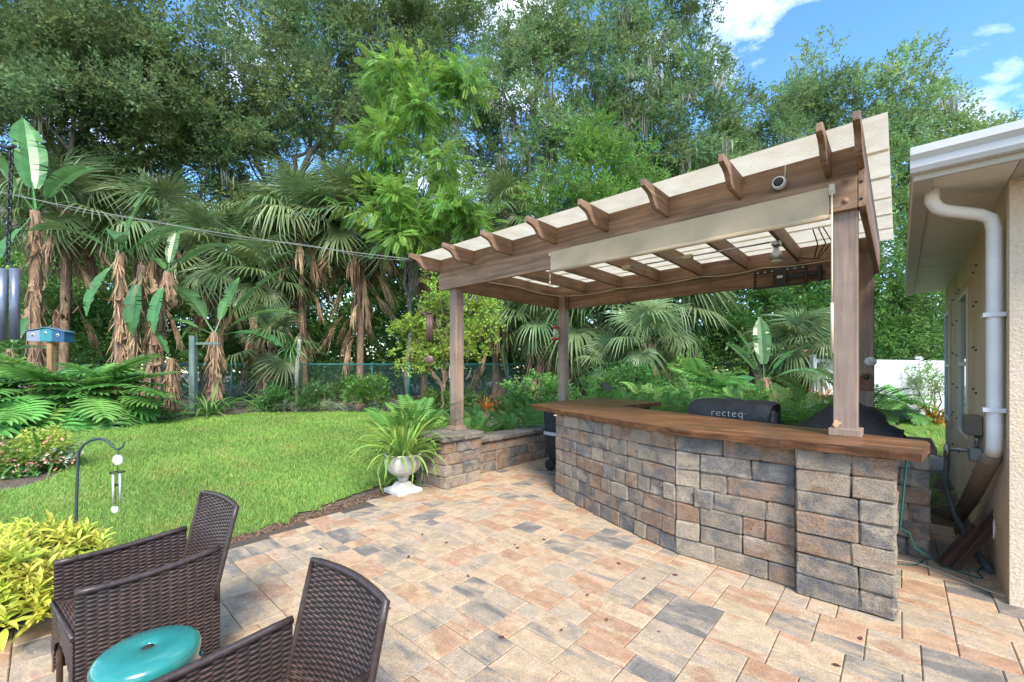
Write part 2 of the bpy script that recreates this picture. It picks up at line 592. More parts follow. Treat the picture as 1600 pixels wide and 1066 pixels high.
for i, u in enumerate(RU):
    MB(PF).prism(prof0 + [(.0215, ZR), (.0215, ZRT)], 'x', u - .019, u + .019).build('rafter_tail', M['wood_y'], per, .002)
    if i < 8:
        pbox('rafter', u - .019, u + .019, .0585, D - .0585, ZR, ZRT, 'wood_y')
    else:
        pbox('rafter', u - .019, u + .019, .0585, D + .10, ZR + .004, ZRT, 'wood_y')
M['post2'] = M['post']
pf = pbox('post', .195, .335, .044, .184, .69, ZT - .004, 'post')
pbox('base_trim', .165, .365, .012, .216, .69, .745, 'post', per)
pbox('post', 4.578, 4.718, .044, .184, 1.062, ZT - .004, 'post')
pbox('base_trim', 4.552, 4.744, .016, .212, 1.062, 1.115, 'post')
pbox('post', .193, .333, D - .184, D - .044, 0, ZT - .004, 'post')
pbox('post', 4.578, 4.718, D - .184, D - .044, 0, ZT - .004, 'post')

def roof_mat():
    m, t, b = mat_new('cream_corrugated_sheet')
    v = coords(t, 'Object', (1, 1, 1), True)
    f = noise(t, v, 5, 5, .6); g = noise(t, v, 60, 3, .7)
    c = ramp(t, f, [(.3, (.58, .51, .37)), (.7, (.72, .66, .52))])
    c = mixc(t, ramp(t, g, [(.66, (0, 0, 0)), (.74, (1, 1, 1))]), c, (.22, .20, .15))
    t.links.new(c, b.inputs['Base Color']); b.inputs['Roughness'].default_value = .5
    tr = N(t, 'ShaderNodeBsdfTranslucent'); t.links.new(c, tr.inputs['Color'])
    ms = N(t, 'ShaderNodeMixShader'); ms.inputs[0].default_value = .72
    t.links.new(b.outputs[0], ms.inputs[1]); t.links.new(tr.outputs[0], ms.inputs[2])
    t.links.new(ms.outputs[0], t.nodes['Material Output'].inputs['Surface'])
    return m
M['sheet'] = roof_mat()
npan = 6
v0, v1 = -.33, D + .29
pw = (v1 - v0) / npan
for k in range(npan):
    vs = []; fs = []
    n = int((pw + .06) / .008)
    for j in range(n + 1):
        q = v0 + k * pw + (pw + .06) * j / n
        if q > v1 + .03: break
        z = ZRT + .010 + .006 * math.sin(q / .032 * 2 * math.pi) + (.0035 if k % 2 else 0)
        vs += [(-.03, q, z), (4.885, q, z)]
    m_ = len(vs) // 2
    fs = [(2 * j, 2 * j + 1, 2 * j + 3, 2 * j + 2) for j in range(m_ - 1)]
    mb = MB(PF); mb.add(vs, fs, True); mb.build('roof_sheet', M['sheet'], per)
for (px, py) in ((1321, 283), (1321, 314)):
    u, z = zu(px, py, 0)
    mb = MB(PF @ Matrix.Translation((u, 0, z)) @ Matrix.Rotation(R(90), 4, 'X'))
    mb.lathe([(.022, 0), (.022, .003), (.018, .005), (.011, .006), (.011, .012), (.007, .015)], seg=12)
    mb.build('bolt', M['wood_x'], per)
for z in (2.74, 2.86):
    mb = MB(PF @ Matrix.Translation((4.742, -.002, z)) @ Matrix.Rotation(R(90), 4, 'X'))
    mb.lathe([(.010, 0), (.010, .004), (.006, .006)], seg=10).build('bolt', M['black'], per)

# roller shade on the front beam
def cloth_mat():
    m, t, b = mat_new('cream_shade_mesh')
    v = coords(t, 'Object')
    f = noise(t, v, 260, 2, .8); g = noise(t, v, 3, 4)
    c = ramp(t, f, [(.3, (.36, .275, .17)), (.7, (.53, .42, .28))])
    c = mixc(t, 1.0, c, ramp(t, g, [(.3, (.86, .86, .86)), (.7, (1.08, 1.07, 1.05))]), 'MULTIPLY')
    t.links.new(c, b.inputs['Base Color']); b.inputs['Roughness'].default_value = .9
    bump(t, b, f, .3, .002)
    return m
M['shade'] = cloth_mat()
shade = empty('roller_shade', pg(3.3, -.04, 2.62), TH, 'rolled up beige mesh sun shade along the pergola front beam', 'shade')
su0, su1 = 2.045, 4.562
vs = []; fs = []
n = 40
for i in range(n + 1):
    u = su0 + (su1 - su0) * i / n
    for j, (vv, z) in enumerate(((-.012, 2.868), (-.030, 2.858), (-.034, 2.76), (-.032, 2.655))):
        vs.append((u, vv + .003 * math.sin(i * .9 + j), z + .004 * math.sin(i * .35) * (j / 3)))
for i in range(n):
    for j in range(3):
        fs.append((i * 4 + j, i * 4 + j + 1, (i + 1) * 4 + j + 1, (i + 1) * 4 + j))
mb = MB(PF); mb.add(vs, fs, True); mb.build('fabric', M['shade'], shade)
mb = MB(PF); mb.tube([(su0 - .01, -.034, 2.642), (su1 + .005, -.034, 2.645)], .020, 10); mb.build('roll', M['shade'], shade)
MB(PF).box(su1, su1 + .035, -.05, -.001, 2.80, 2.875).build('bracket', M['cream'], shade, .003)
MB(PF).box(su0 - .025, su0 - .001, -.035, -.001, 2.815, 2.855).build('bracket', M['cream'], shade, .003)
mb = MB(PF); mb.tube([(su0 - .004, -.034, 2.63), (su0 - .004, -.034, 2.53)], .004, 6); mb.tube([(su0 - .004, -.034, 2.53), (su0 - .004, -.034, 2.505)], .010, 8); mb.build('pull_cord', M['cream'], shade)
mb = MB(PF); mb.tube([(su1 + .018, -.055, 2.83), (su1 + .020, -.060, 2.20), (su1 + .020, -.062, 2.02)], .006, 8)
mb.tube([(su1 + .020, -.062, 2.02), (su1 + .020, -.062, 1.66)], .010, 8); mb.build('crank_rod', M['cream'], shade)

# security camera on the blocking board
u, z = zu(1216, 284, -.05)
camo = empty('security_camera', pg(u, .02, z), TH, 'round white security camera fixed above the pergola front beam', 'camera')
mb = MB(PF @ Matrix.Translation((u, .02, z)) @ Matrix.Rotation(R(90), 4, 'X'))
mb.lathe([(.045, 0), (.048, .01), (.048, .05), (.044, .062), (.036, .066)], seg=24).build('housing', M['white'], camo)
mb = MB(PF @ Matrix.Translation((u, -.0465, z)) @ Matrix.Rotation(R(90), 4, 'X'))
mb.lathe([(.034, 0), (.034, .002), (.02, .006), (.006, .008)], seg=20).build('lens', M['black'], camo)
mb = MB(PF); mb.tube([(u + .03, .018, z + .04), (u + .035, .017, z + .10), (u + .035, .017, ZRT - .01)], .004, 6); mb.build('cable', M['white'], camo)

# spotlight, conduit, cable, tv bracket under the roof
sp = empty('spotlight', pg(3.93, 1.55, ZR), TH, 'clamp spotlight with clear bulb under the pergola rafter', 'spotlight')
MB(PF).box(3.90, 3.98, 1.50, 1.60, ZR - .05, ZR - .002).build('bracket', M['steel'], sp, .004)
mb = MB(PF @ Matrix.Translation((3.94, 1.55, ZR - .21))); mb.lathe([(.055, 0), (.062, .03), (.05, .08), (.03, .11), (.026, .165)], seg=16); mb.build('lamp_housing', M['steel'], sp)
mb = MB(PF @ Matrix.Translation((3.94, 1.55, ZR - .24))); mb.lathe([(.02, 0), (.05, .008), (.052, .03)], seg=16); mb.build('bulb', plain('bulb_glass', (.6, .62, .5), .15, .1), sp)
cond = empty('conduit', pg(3.2, 1.2, ZR), TH, 'grey conduit with junction boxes running under the rafters', 'conduit')
mb = MB(PF); mb.tube([(2.2, 1.47, ZR - .022), (3.90, 1.47, ZR - .022)], .010, 8); mb.build('pipe', M['steel'], cond)
for u in (2.2, 3.02): MB(PF).box(u - .05, u + .05, 1.43, 1.51, ZR - .055, ZR - .001).build('junction_box', M['cream'], cond, .004)
cb = MB(PF)
pts = []
stops = [(.20, .10), (.20, 1.5), (.20, D - .07)] + [(u, D - .07) for u in (1.4, 2.73, 3.55, 4.5)]
for (a, b) in zip(stops[:-1], stops[1:]):
    for k in range(6):
        q = k / 6
        pts.append((a[0] + (b[0] - a[0]) * q, a[1] + (b[1] - a[1]) * q, ZT + .01 - .03 * 4 * q * (1 - q)))
cb.tube(pts, .008, 6)
tag(cb.build('light_cable', M['cream']), 'cream cable draped along the inside of the pergola beams', 'cable')
def wires():
    mb = MB(PF)
    for k, dx in enumerate((0, .05, .09)):
        mb.tube([(4.25 + dx, 1.7, ZR + .1), (4.27 + dx * 1.4, 1.9, ZR - .02), (4.20 + dx * .5, 2.2, ZR - .12), (4.0, 2.45, ZR - .02)], .006, 6)
    return mb
tag(wires().build('loose_wires', M['black']), 'loose dark wires dangling from the pergola roof near the spotlight', 'wires')
tv = empty('tv_bracket', pg(3.9, D - .08, 2.72), TH, 'dark steel television wall bracket bolted to the rear pergola beam', 'bracket')
def tvb(u0, z0, u1, z1, v):
    return MB(PF).box(u0, u1, v - .012, v + .012, z0, z1)
ua, za = zu(1178, 451, D - .14); ub, zb_ = zu(1262, 413, D - .14)
mb = MB(PF)
vq = D - .14
mb.box(ua, ub, vq - .01, vq + .01, zb_ - .055, zb_ - .005); mb.box(ua, ub, vq - .0105, vq + .0105, za - .02, za + .012)
mb.box(ua, ua + .03, vq - .012, vq + .012, za - .018, zb_ - .007); mb.box(ub - .03, ub, vq - .012, vq + .012, za - .018, zb_ - .007)
uc = (ua + ub) / 2
mb.box(uc - .075, uc + .075, vq - .014, vq + .014, za - .016, zb_ - .009)
mb.build('plate', M['black'], tv, .003)
for k in range(-3, 4):
    if k == 0: continue
    u = uc + k * .085
    MB(PF).box(u - .014, u + .014, vq - .0118, vq - .0102, zb_ - .038, zb_ - .024).build('slot', M['cream'], tv)
MB(PF).box(uc - .03, uc + .035, vq - .018, vq - .0142, (za + zb_) / 2 - .02, (za + zb_) / 2 + .015).build('sticker', M['white'], tv)
MB(PF).box(uc + .05, ub + .17, vq + .02, vq + .055, (za + zb_) / 2 - .03, (za + zb_) / 2 + .03).build('arm', M['black'], tv, .003)
MB(PF).box(ub + .10, ub + .14, vq - .005, D - .041, za, zb_ - .02).build('hinge', M['black'], tv, .003)

# ------------------------------------------------------------------ stone walls built block by block
BM = {}
def block_mesh(L_, dp, h, var, mat, ch=.012):
    k = (round(L_ * 50) / 50, dp, h, var, mat)
    if k not in BM:
        q = random.Random(hash((k[0], var)) & 0xffff)
        Lb = k[0]
        x, y, z = Lb / 2 - .0008, dp / 2, h / 2 - .0006
        bm = bmesh.new()
        bmesh.ops.create_cube(bm, size=1)
        for v_ in bm.verts: v_.co = Vector((v_.co.x * 2 * x, v_.co.y * 2 * y, v_.co.z * 2 * z))
        bmesh.ops.bevel(bm, geom=bm.edges[:], offset=ch, segments=1, affect='EDGES')
        for v_ in bm.verts:
            v_.co += Vector((q.uniform(-.006, .006), q.uniform(-.007, .007), q.uniform(-.005, .005)))
        me = bpy.data.meshes.new('block'); bm.to_mesh(me); bm.free()
        me.materials.append(M[mat]); BM[k] = me
    return BM[k]

def run(parent, pts, z0, courses, hc, dp=.12, lens=(.15, .20, .26, .31, .37), seed=1, mat='block', name='block', frame=PF, face_left=True):
    """lay courses of stones along a polyline; the stone faces lie on the line, bodies on its left side"""
    q = random.Random(seed)
    pts = [Vector((*p, 0)) for p in pts]
    seg = [(pts[i + 1] - pts[i]).length for i in range(len(pts) - 1)]
    T = sum(seg)
    def pos(s):
        for i, l in enumerate(seg):
            if s <= l or i == len(seg) - 1:
                t = pts[i + 1] - pts[i]
                return pts[i] + t * (s / l), math.atan2(t.y, t.x)
            s -= l
    inv = world_of(parent).inverted()
    for c in range(courses):
        s = 0; last = None
        cuts = [0]
        while T - s > 1e-6:
            L_ = q.choice(lens)
            if T - s - L_ < .12: L_ = T - s
            if L_ > .46: L_ = L_ / 2
            s += L_; cuts.append(s)
        for a, b in zip(cuts[:-1], cuts[1:]):
            p, ang = pos((a + b) / 2)
            ca = Vector((-math.sin(ang), math.cos(ang), 0))
            off = dp / 2 + q.uniform(-.006, .006)
            Mx = Matrix.Translation(p + ca * off + Vector((0, 0, z0 + (c + .5) * hc))) @ Matrix.Rotation(ang + q.uniform(-.015, .015), 4, 'Z') @ Matrix.Rotation(q.choice([0, math.pi]), 4, 'Y')
            me = block_mesh(b - a, dp, hc, q.randrange(5), mat)
            sx = (b - a) / (round((b - a) * 50) / 50)
            o = link(name, me, parent, inv @ frame @ Mx @ Matrix.Diagonal((sx, 1, 1, 1)))

bar = empty('bar_counter', pg(3.6, -.2), TH, 'curved bar of tumbled stone blocks with a live edge wooden top', 'bar counter')
WALL = [(1.78, .42), (2.15, .255), (2.5, .10), (2.93, -.075), (3.25, -.19), (3.545, -.285)]
HC = .1432
run(bar, WALL, .0, 7, HC, seed=4)
run(bar, [(3.547, -.292), (4.405, -.302)], .0, 7, HC, seed=9)
run(bar, [(4.408, -.372), (4.925, -.372)], .0, 7, HC, lens=(.17, .34, .2, .3), seed=21)
run(bar, [(4.925, -.24), (4.925, .10)], .0, 7, HC, lens=(.17, .2), seed=23)
cpts = WALL + [(4.40, -.30)]
core = [(a + .012, b + .035) for a, b in cpts] + [(4.425, -.355), (4.89, -.355), (4.89, .09), (4.2, .12), (3.4, .20), (2.9, .42), (2.3, .75), (1.95, .75)]
MB(PF).prism(core, 'z', .001, 1.0005).build('core', M['core'], bar)
MB(PF).prism([(1.85, .76), (2.15, .76), (2.15, 2.3), (1.85, 2.3)], 'z', 0, 1.0).build('core', M['core'], bar)
# wooden top with a ragged live edge
q = random.Random(3)
front = [(5.035, -.455), (4.75, -.445), (4.4, -.43), (4.1, -.405), (3.8, -.395), (3.56, -.37), (3.2, -.25), (2.85, -.105), (2.5, .035), (2.15, .19), (1.85, .325), (1.5, .49), (1.16, .68)]
def densify(P, st=.07, jit=.004):
    o = []
    for a, b in zip(P[:-1], P[1:]):
        n = max(1, int(math.hypot(b[0] - a[0], b[1] - a[1]) / st))
        for k in range(n):
            t_ = k / n
            o.append((a[0] + (b[0] - a[0]) * t_ + q.uniform(-jit, jit) * (k > 0), a[1] + (b[1] - a[1]) * t_ + q.uniform(-jit, jit)))
    return o + [P[-1]]
fr = densify(front)
back = densify([(1.16, .68), (1.08, 1.6), (1.06, 2.55), (1.7, 2.46), (2.33, 2.30), (2.26, 1.8), (2.20, 1.30), (2.7, 1.07), (3.26, .86), (3.8, .63), (4.27, .45), (4.7, .28), (5.075, .13), (5.085, -.0), (5.035, -.455)], .12, .006)[:-1]
ol = fr + back[1:]
n = len(ol)
cx, cy_ = 3.2, .3
zt, zb = 1.062, 1.004
vs = []
for (a, b) in ol: vs.append((a, b, zt + .0))
for (a, b) in ol: vs.append((a, b, zt - .008))
nf = len(fr)
for i, (a, b) in enumerate(ol):
    k = .012 + q.uniform(0, .016) if i < nf else .004
    # pull the underside in towards the wall
    vs.append((a + (0 if i < nf else 0), b + k * (1 if i < nf else -1), zb + q.uniform(-.003, .004) * (i < nf)))
fs = [tuple(range(n))[::1]]
for L0 in (0, n):
    for i in range(n):
        fs.append((L0 + i, L0 + n + i, L0 + n + (i + 1) % n, L0 + (i + 1) % n))
fs.append(tuple(range(3 * n - 1, 2 * n - 1, -1)))
mb = MB(PF); mb.add(vs, fs)
top = mb.build('countertop', M['slab'], bar)
bm = bmesh.new(); bm.from_mesh(top.data); bmesh.ops.recalc_face_normals(bm, faces=bm.faces[:]); bmesh.ops.triangulate(bm, faces=[f for f in bm.faces if len(f.verts) > 4]); bm.to_mesh(top.data); bm.free()
# resin-like crack line between the two boards of the top
mb = MB(PF); mb.lathe([(.012, 0), (.012, .006), (.005, .009)], seg=10)
bl = MB(PF @ Matrix.Translation((1.86, .31, .985))).lathe([(.018, 0), (.022, .006), (.014, .012)], seg=12)
bl.build('puck_light', M['cream'], bar)

# planter wall with pier
pw_ = empty('planter_wall', pg(.35, .8), TH, 'low tumbled stone planter wall with a pier under the pergola post', 'wall')
run(pw_, [(.0, -.39), (.63, -.39)], 0, 4, .15, lens=(.2, .26, .32), seed=31)
run(pw_, [(.63, -.388), (.63, .25)], 0, 4, .15, lens=(.2, .26, .32), seed=33)
MB(PF).box(.03, .60, -.36, .24, .001, .60).build('core', M['core'], pw_)
run(pw_, [(.35, .25), (.35, 2.75)], 0, 3, .15, lens=(.2, .26, .32), seed=35)
MB(PF).box(.06, .32, .26, 2.75, .001, .45).build('core', M['core'], pw_)
def capstone(u0, u1, v0, v1, z0, z1, q=random.Random(8)):
    me = block_mesh(round((u1 - u0) * 50) / 50, v1 - v0, z1 - z0, q.randrange(5), 'cap', .02)
    link('cap_stone', me, pw_, world_of(pw_).inverted() @ PF @ Matrix.Translation(((u0 + u1) / 2, (v0 + v1) / 2, (z0 + z1) / 2)))
for (a, b) in ((-.03, .33), (.33, .67)):
    for (c, d) in ((-.43, -.07), (-.07, .28)): capstone(a, b, c, d, .60, .69)
vv = .28
while vv < 2.7:
    L_ = q.choice([.28, .34, .38]); capstone(.02, .40, vv, min(vv + L_, 2.78), .45, .535); vv += L_

# kitchen counter behind the bar, its right end shows
kc = empty('kitchen_counter', pg(3.9, 1.3), TH, 'stone outdoor kitchen counter with dark slab top behind the bar', 'counter')
run(kc, [(2.7, .97), (5.12, .97)], 0, 6, .1432, seed=41)
run(kc, [(5.12, .972), (5.12, 1.66)], 0, 6, .1432, seed=43)
MB(PF).box(2.72, 5.09, 1.0, 1.64, .001, .859).build('core', M['core'], kc)
MB(PF).box(2.66, 5.16, .93, 1.70, .862, .905).build('slab', plain('dark_brown_stone', (.075, .052, .042), .55, .3, 9, .3), kc, .006)
# ------------------------------------------------------------------ house at the right
HX, HY = 2.604, 2.765
HF = Matrix.Translation((HX, HY, 0)) @ Matrix.Rotation(TH, 4, 'Z')
OV = .466; WZ = 2.794
def stucco(name, c):
    m, t, b = mat_new(name)
    v = coords(t)
    f = noise(t, v, 55, 5, .65); g = noise(t, v, 1.5, 5)
    cc = ramp(t, g, [(.3, tuple(x * .86 for x in c)), (.7, tuple(x * 1.08 for x in c))])
    cc = mixc(t, 1.0, cc, ramp(t, f, [(.3, (.86, .86, .86)), (.7, (1.08, 1.08, 1.08))]), 'MULTIPLY')
    t.links.new(cc, b.inputs['Base Color']); b.inputs['Roughness'].default_value = .9
    bump(t, b, f, .9, .012)
    return m
M['stucco'] = stucco('tan_stucco', (.66, .53, .385))
house = empty('house', HF @ Vector((OV, OV, 0)), TH, 'tan stucco house with white gutter, soffit and two side windows', 'house')
def hbox(name, x0, x1, y0, y1, z0, z1, mat, par=house, bev=.004):
    return MB(HF).box(x0, x1, y0, y1, z0, z1).build(name, M[mat], par, bev)
W1 = (2.52, 3.40, .83, 2.38); W2 = (4.68, 5.42, .83, 2.38)
# side wall in pieces round the two window openings
ZS = WZ - .004
segs = [(OV, W1[0], 0, ZS), (W1[0], W1[1], 0, W1[2]), (W1[0], W1[1], W1[3], ZS), (W1[1], W2[0], 0, ZS), (W2[0], W2[1], 0, W2[2]), (W2[0], W2[1], W2[3], ZS), (W2[1], 5.75, 0, ZS)]
mb = MB(HF)
for (a, b, c, d) in segs: mb.box(OV, OV + .2, a, b, c - .04, d)
mb.build('side_wall', M['stucco'], house)
MB(HF).box(OV + .001, 5.0, OV - .002, OV + .19, -.04, ZS - .001).build('front_wall', M['stucco'], house)
MB(HF).box(OV + .2, 5.0, 5.55, 5.748, -.04, ZS - .001).build('rear_wall', M['stucco'], house)
M['glass'] = plain('dark_window_glass', (.03, .04, .045), .06, .1, 2, 0, 0, .9)
M['trimtan'] = plain('tan_trim_band', (.50, .39, .27), .8, .1, 9, .2)
for (a, b, c, d) in (W1, W2):
    wd = hbox('window', OV - .004, OV + .012, a, b, c, d, 'glass')
    mb = MB(HF)
    f = .045
    mb.box(OV - .030, OV + .05, a, a + f, c, d); mb.box(OV - .030, OV + .05, b - f, b, c, d)
    mb.box(OV - .029, OV + .049, a + f, b - f, c, c + f); mb.box(OV - .029, OV + .049, a + f, b - f, d - f, d)
    mid = (c + d) / 2
    mb.box(OV - .026, OV + .046, a + f, b - f, mid - .022, mid + .022)
    mb.build('frame', M['white'], wd, .003)
    mb = MB(HF)
    mb.box(OV - .018, OV + .02, a - .09, a, c - .09, d + .09); mb.box(OV - .018, OV + .02, b, b + .09, c - .09, d + .09)
    mb.box(OV - .017, OV + .02, a, b, d, d + .09); mb.box(OV - .026, OV + .02, a, b, c - .10, c)
    mb.build('trim_band', M['trimtan'], wd, .004)
q = random.Random(2)
for yy in (2.05, 2.25, 3.62, 3.85, 4.35, 4.5):
    for z in (.55, .95, 1.35, 1.75, 2.15, 2.5):
        MB(HF @ Matrix.Translation((OV + .001, yy, z + q.uniform(-.03, .03))) @ Matrix.Rotation(R(-90), 4, 'Y')).lathe([(.009, 0), (.009, .012), (.004, .016)], seg=8).build('shutter_stud', M['black'], house)
# soffit, fascia, gutter, roof
def soffit_mat():
    m, t, b = mat_new('vented_soffit')
    v = coords(t, 'Object')
    wv = N(t, 'ShaderNodeTexWave', Scale=11.0, Distortion=0.0); wv.bands_direction = 'Y'
    t.links.new(v, wv.inputs['Vector'])
    c = ramp(t, wv.outputs['Fac'], [(.0, (.52, .48, .40)), (.25, (.76, .71, .61)), (1, (.80, .75, .65))])
    t.links.new(c, b.inputs['Base Color']); b.inputs['Roughness'].default_value = .5
    bump(t, b, wv.outputs['Fac'], .4, .006)
    return m
M['soffit'] = soffit_mat()
for k in range(17):
    a = .03 + k * .34
    hbox('soffit_panel', .097, OV + .002 if a > OV else OV - .0, a + .002, min(a + .338, 5.80), WZ - .004 + (.002 if k % 2 else 0), WZ + .01, 'soffit', house, .003)
for k in range(10):
    a = OV + .004 + k * .34
    hbox('soffit_panel', a, a + .336, .03, OV + .001, WZ - .004 + (.002 if k % 2 else 0), WZ + .01, 'alu', house, .003)
hbox('fascia', 0, .095, .03, 5.85, WZ - .03, WZ + .15, 'alu')
hbox('fascia', .0, 5.0, .0, .029, WZ - .034, WZ + .149, 'alu')
hbox('drip_edge', -.008, .035, .031, 5.86, WZ + .151, WZ + .165, 'white')
# K-style gutter along the front eave, closed end at the corner
gp = [(0, WZ + .14), (0, WZ + .005), (-.055, WZ + .005), (-.075, WZ + .03), (-.082, WZ + .07), (-.112, WZ + .10), (-.118, WZ + .145), (-.108, WZ + .146), (-.104, WZ + .108), (-.074, WZ + .076), (-.066, WZ + .036), (-.05, WZ + .014), (-.008, WZ + .014), (-.008, WZ + .14)]
gt = MB(HF); gt.prism([(a - .002, b) for a, b in gp], 'x', -.012, 5.0); gut = gt.build('gutter', M['white'], house)
MB(HF).prism([(a - .0025, b) for a, b in (gp[0], gp[1], gp[2], gp[3], gp[4], gp[5], gp[6])], 'x', -.016, -.0125).build('end_cap', M['white'], gut)
def shingle_mat():
    m, t, b = mat_new('brown_shingles')
    v = coords(t)
    br = N(t, 'ShaderNodeTexBrick', Scale=4.0); br.inputs['Color1'].default_value = (.20, .12, .09, 1); br.inputs['Color2'].default_value = (.28, .18, .14, 1); br.inputs['Mortar'].default_value = (.08, .05, .04, 1)
    t.links.new(v, br.inputs['Vector']); t.links.new(br.outputs['Color'], b.inputs['Base Color']); b.inputs['Roughness'].default_value = .9
    return m
M['shingle'] = shingle_mat()
E = 2.9; zr0 = WZ + .172; zr1 = zr0 + E * .36
rv = [(.0, -.04, zr0), (5.0, -.04, zr0), (5.0, E, zr1), (E, E, zr1), (.0, 5.85, zr0), (E, 5.87 - E, zr1), (5, 5.87 - E, zr1), (5, 5.87, zr0)]
mb = MB(HF); mb.add(rv + [(a, b, c - .03) for a, b, c in rv[:1]], [(0, 1, 2, 3), (0, 3, 5, 4), (4, 5, 6, 7), (3, 2, 6, 5)]); mb.build('roof', M['shingle'], house)
M['downwhite'] = plain('off_white_pipe', (.74, .72, .68), .45, .08, 5, .1)
# downspout with two elbows and the long diffuser on the ground
pth = [(.10, .33, WZ + .0), (.10, .34, WZ - .09), (.125, .36, WZ - .135), (.17, .40, WZ - .155), (.34, .54, WZ - .185), (.395, .575, WZ - .215), (.412, .585, WZ - .29), (.414, .59, 1.15), (.414, .595, 1.02), (.41, .63, .955)]
mb = MB(HF); mb.tube(pth, .040, 12); ds = mb.build('downspout', M['downwhite'], house)
for z in (1.9, 1.25):
    hbox('strap', .355, OV - .001, .535, .655, z, z + .03, 'white', ds, .002)
M['taupe'] = plain('taupe_plastic', (.20, .16, .13), .5, .15, 10, .1)
mb = MB(HF); mb.tube([(.41, .63, .955), (.405, .70, .90), (.38, 1.6, .40), (.36, 2.35, .05)], [.05, .058, .058, .058], 8, True, .75); mb.build('outlet_chute', M['taupe'], ds)
eb = empty('utility_box', HF @ Vector((OV - .06, 1.75, .95)), TH, 'taupe outlet box with conduit and tap on the house side wall', 'utility box')
hbox('cover', OV - .11, OV - .002, 1.62, 1.84, .97, 1.14, 'taupe', eb, .008)
hbox('junction', OV - .08, OV - .003, 1.66, 1.80, .74, .86, 'steel', eb, .006)
mb = MB(HF); mb.tube([(OV - .03, 1.73, .97), (OV - .03, 1.73, .86)], .018, 8); mb.build('conduit', M['steel'], eb)
mb = MB(HF); mb.tube([(OV - .002, 1.9, .80), (OV - .12, 1.92, .80), (OV - .20, 1.96, .79)], .016, 8); mb.tube([(OV - .20, 1.96, .83), (OV - .20, 1.96, .70)], .024, 8); mb.build('tap', M['steel'], eb)
hose = MB(HF)
hose.tube([(OV - .20, 1.96, .70), (OV - .21, 1.95, .45), (OV - .16, 1.75, .22), (OV - .10, 1.45, .10), (OV - .05, 1.2, .05), (OV - .03, 1.0, .025)], .022, 8)
tag(hose.build('garden_hose', plain('grey_hose', (.10, .115, .125), .5)), 'thick grey hose dropping from the tap along the house wall', 'hose')
M['brownmetal'] = plain('brown_metal_trim', (.085, .045, .030), .45, .2, 14, .1)
for k, (a, b) in enumerate((((1.28 - 1.12, .98), (.41, .60)), ((.10, .82), (.30, .52)))):
    pass
def leaner(name, px0, py0, px1, py1, z1, label):
    p = at(px0, py0); d = p.y
    e = atd(px1, py1, d * .985)
    p.z = .004
    t = (e - p)
    L_ = t.length
    o = empty(name, p, 0, label, 'board')
    mb = MB(Matrix.Translation(p) @ t.to_track_quat('X', 'Z').to_matrix().to_4x4())
    w_ = .032
    mb.box(0, L_, -w_, w_, -.006, .006); mb.build('web', M['brownmetal'], o, .002)
    mb = MB(Matrix.Translation(p) @ t.to_track_quat('X', 'Z').to_matrix().to_4x4())
    mb.box(0, L_, -w_ - .004, -w_ - .0005, -.02, .03); mb.box(0, L_, w_ + .0005, w_ + .004, -.02, .03); mb.build('flange', M['brownmetal'], o, .001)
leaner('metal_channel', 1487, 889, 1566, 800, 0, 'longer brown metal channel leaning on the house wall')
leaner('metal_channel', 1470, 884, 1531, 824, 0, 'shorter brown metal channel leaning beside the longer one')
mb = MB(HF); lp = [(OV - .012 - .03 * abs(math.sin(k / 10 * math.pi)), .78 + .085 * math.cos(k / 10 * 2 * math.pi), .40 + .065 * math.sin(k / 10 * 2 * math.pi)) for k in range(10)]
mb.tube(lp + lp[:1], .005, 6); tag(mb.build('wire_loop', M['white']), 'small loop of white wire sticking out of the house wall', 'wire')

# cords on the paving beside the bar
def cord(name, pix, rad, mat, label, z=.006):
    mb = MB(); P_ = [at(a, b) + Vector((0, 0, z)) for a, b in pix]
    s_ = []
    for i in range(len(P_) - 1):
        p_1, p_2 = P_[i], P_[i + 1]; p_0 = P_[max(i - 1, 0)]; p_3 = P_[min(i + 2, len(P_) - 1)]
        for k in range(6):
            t_ = k / 6
            s_.append(.5 * ((2 * p_1) + (-p_0 + p_2) * t_ + (2 * p_0 - 5 * p_1 + 4 * p_2 - p_3) * t_ ** 2 + (-p_0 + 3 * p_1 - 3 * p_2 + p_3) * t_ ** 3))
    mb.tube(s_ + [P_[-1]], rad, 6); return tag(mb.build(name, M[mat]), label, 'cord')
M['cordgreen'] = plain('green_cord', (.012, .12, .085), .5)
cord('tan_extension_lead', [(1398, 876), (1440, 884), (1475, 897), (1520, 915), (1560, 930), (1610, 944)], .006, 'cream', 'tan cord lying across the pavers past the stone pillar')
cord('green_extension_lead', [(1398, 882), (1432, 884), (1450, 872), (1470, 884), (1505, 897), (1535, 905), (1528, 893), (1548, 880)], .005, 'cordgreen', 'dark green cord lying beside the tan cord')
mb = MB(PF); mb.tube([(4.98, .10, 1.0), (4.97, .12, .86), (4.955, .20, .62), (4.94, .12, .45), (4.99, .22, .40), (5.02, .5, .22), (5.16, .86, .03), (5.2, .90, .008)], .006, 6)
tag(mb.build('hanging_lead', M['cordgreen']), 'dark green cord hanging down from the bar top end', 'cord')

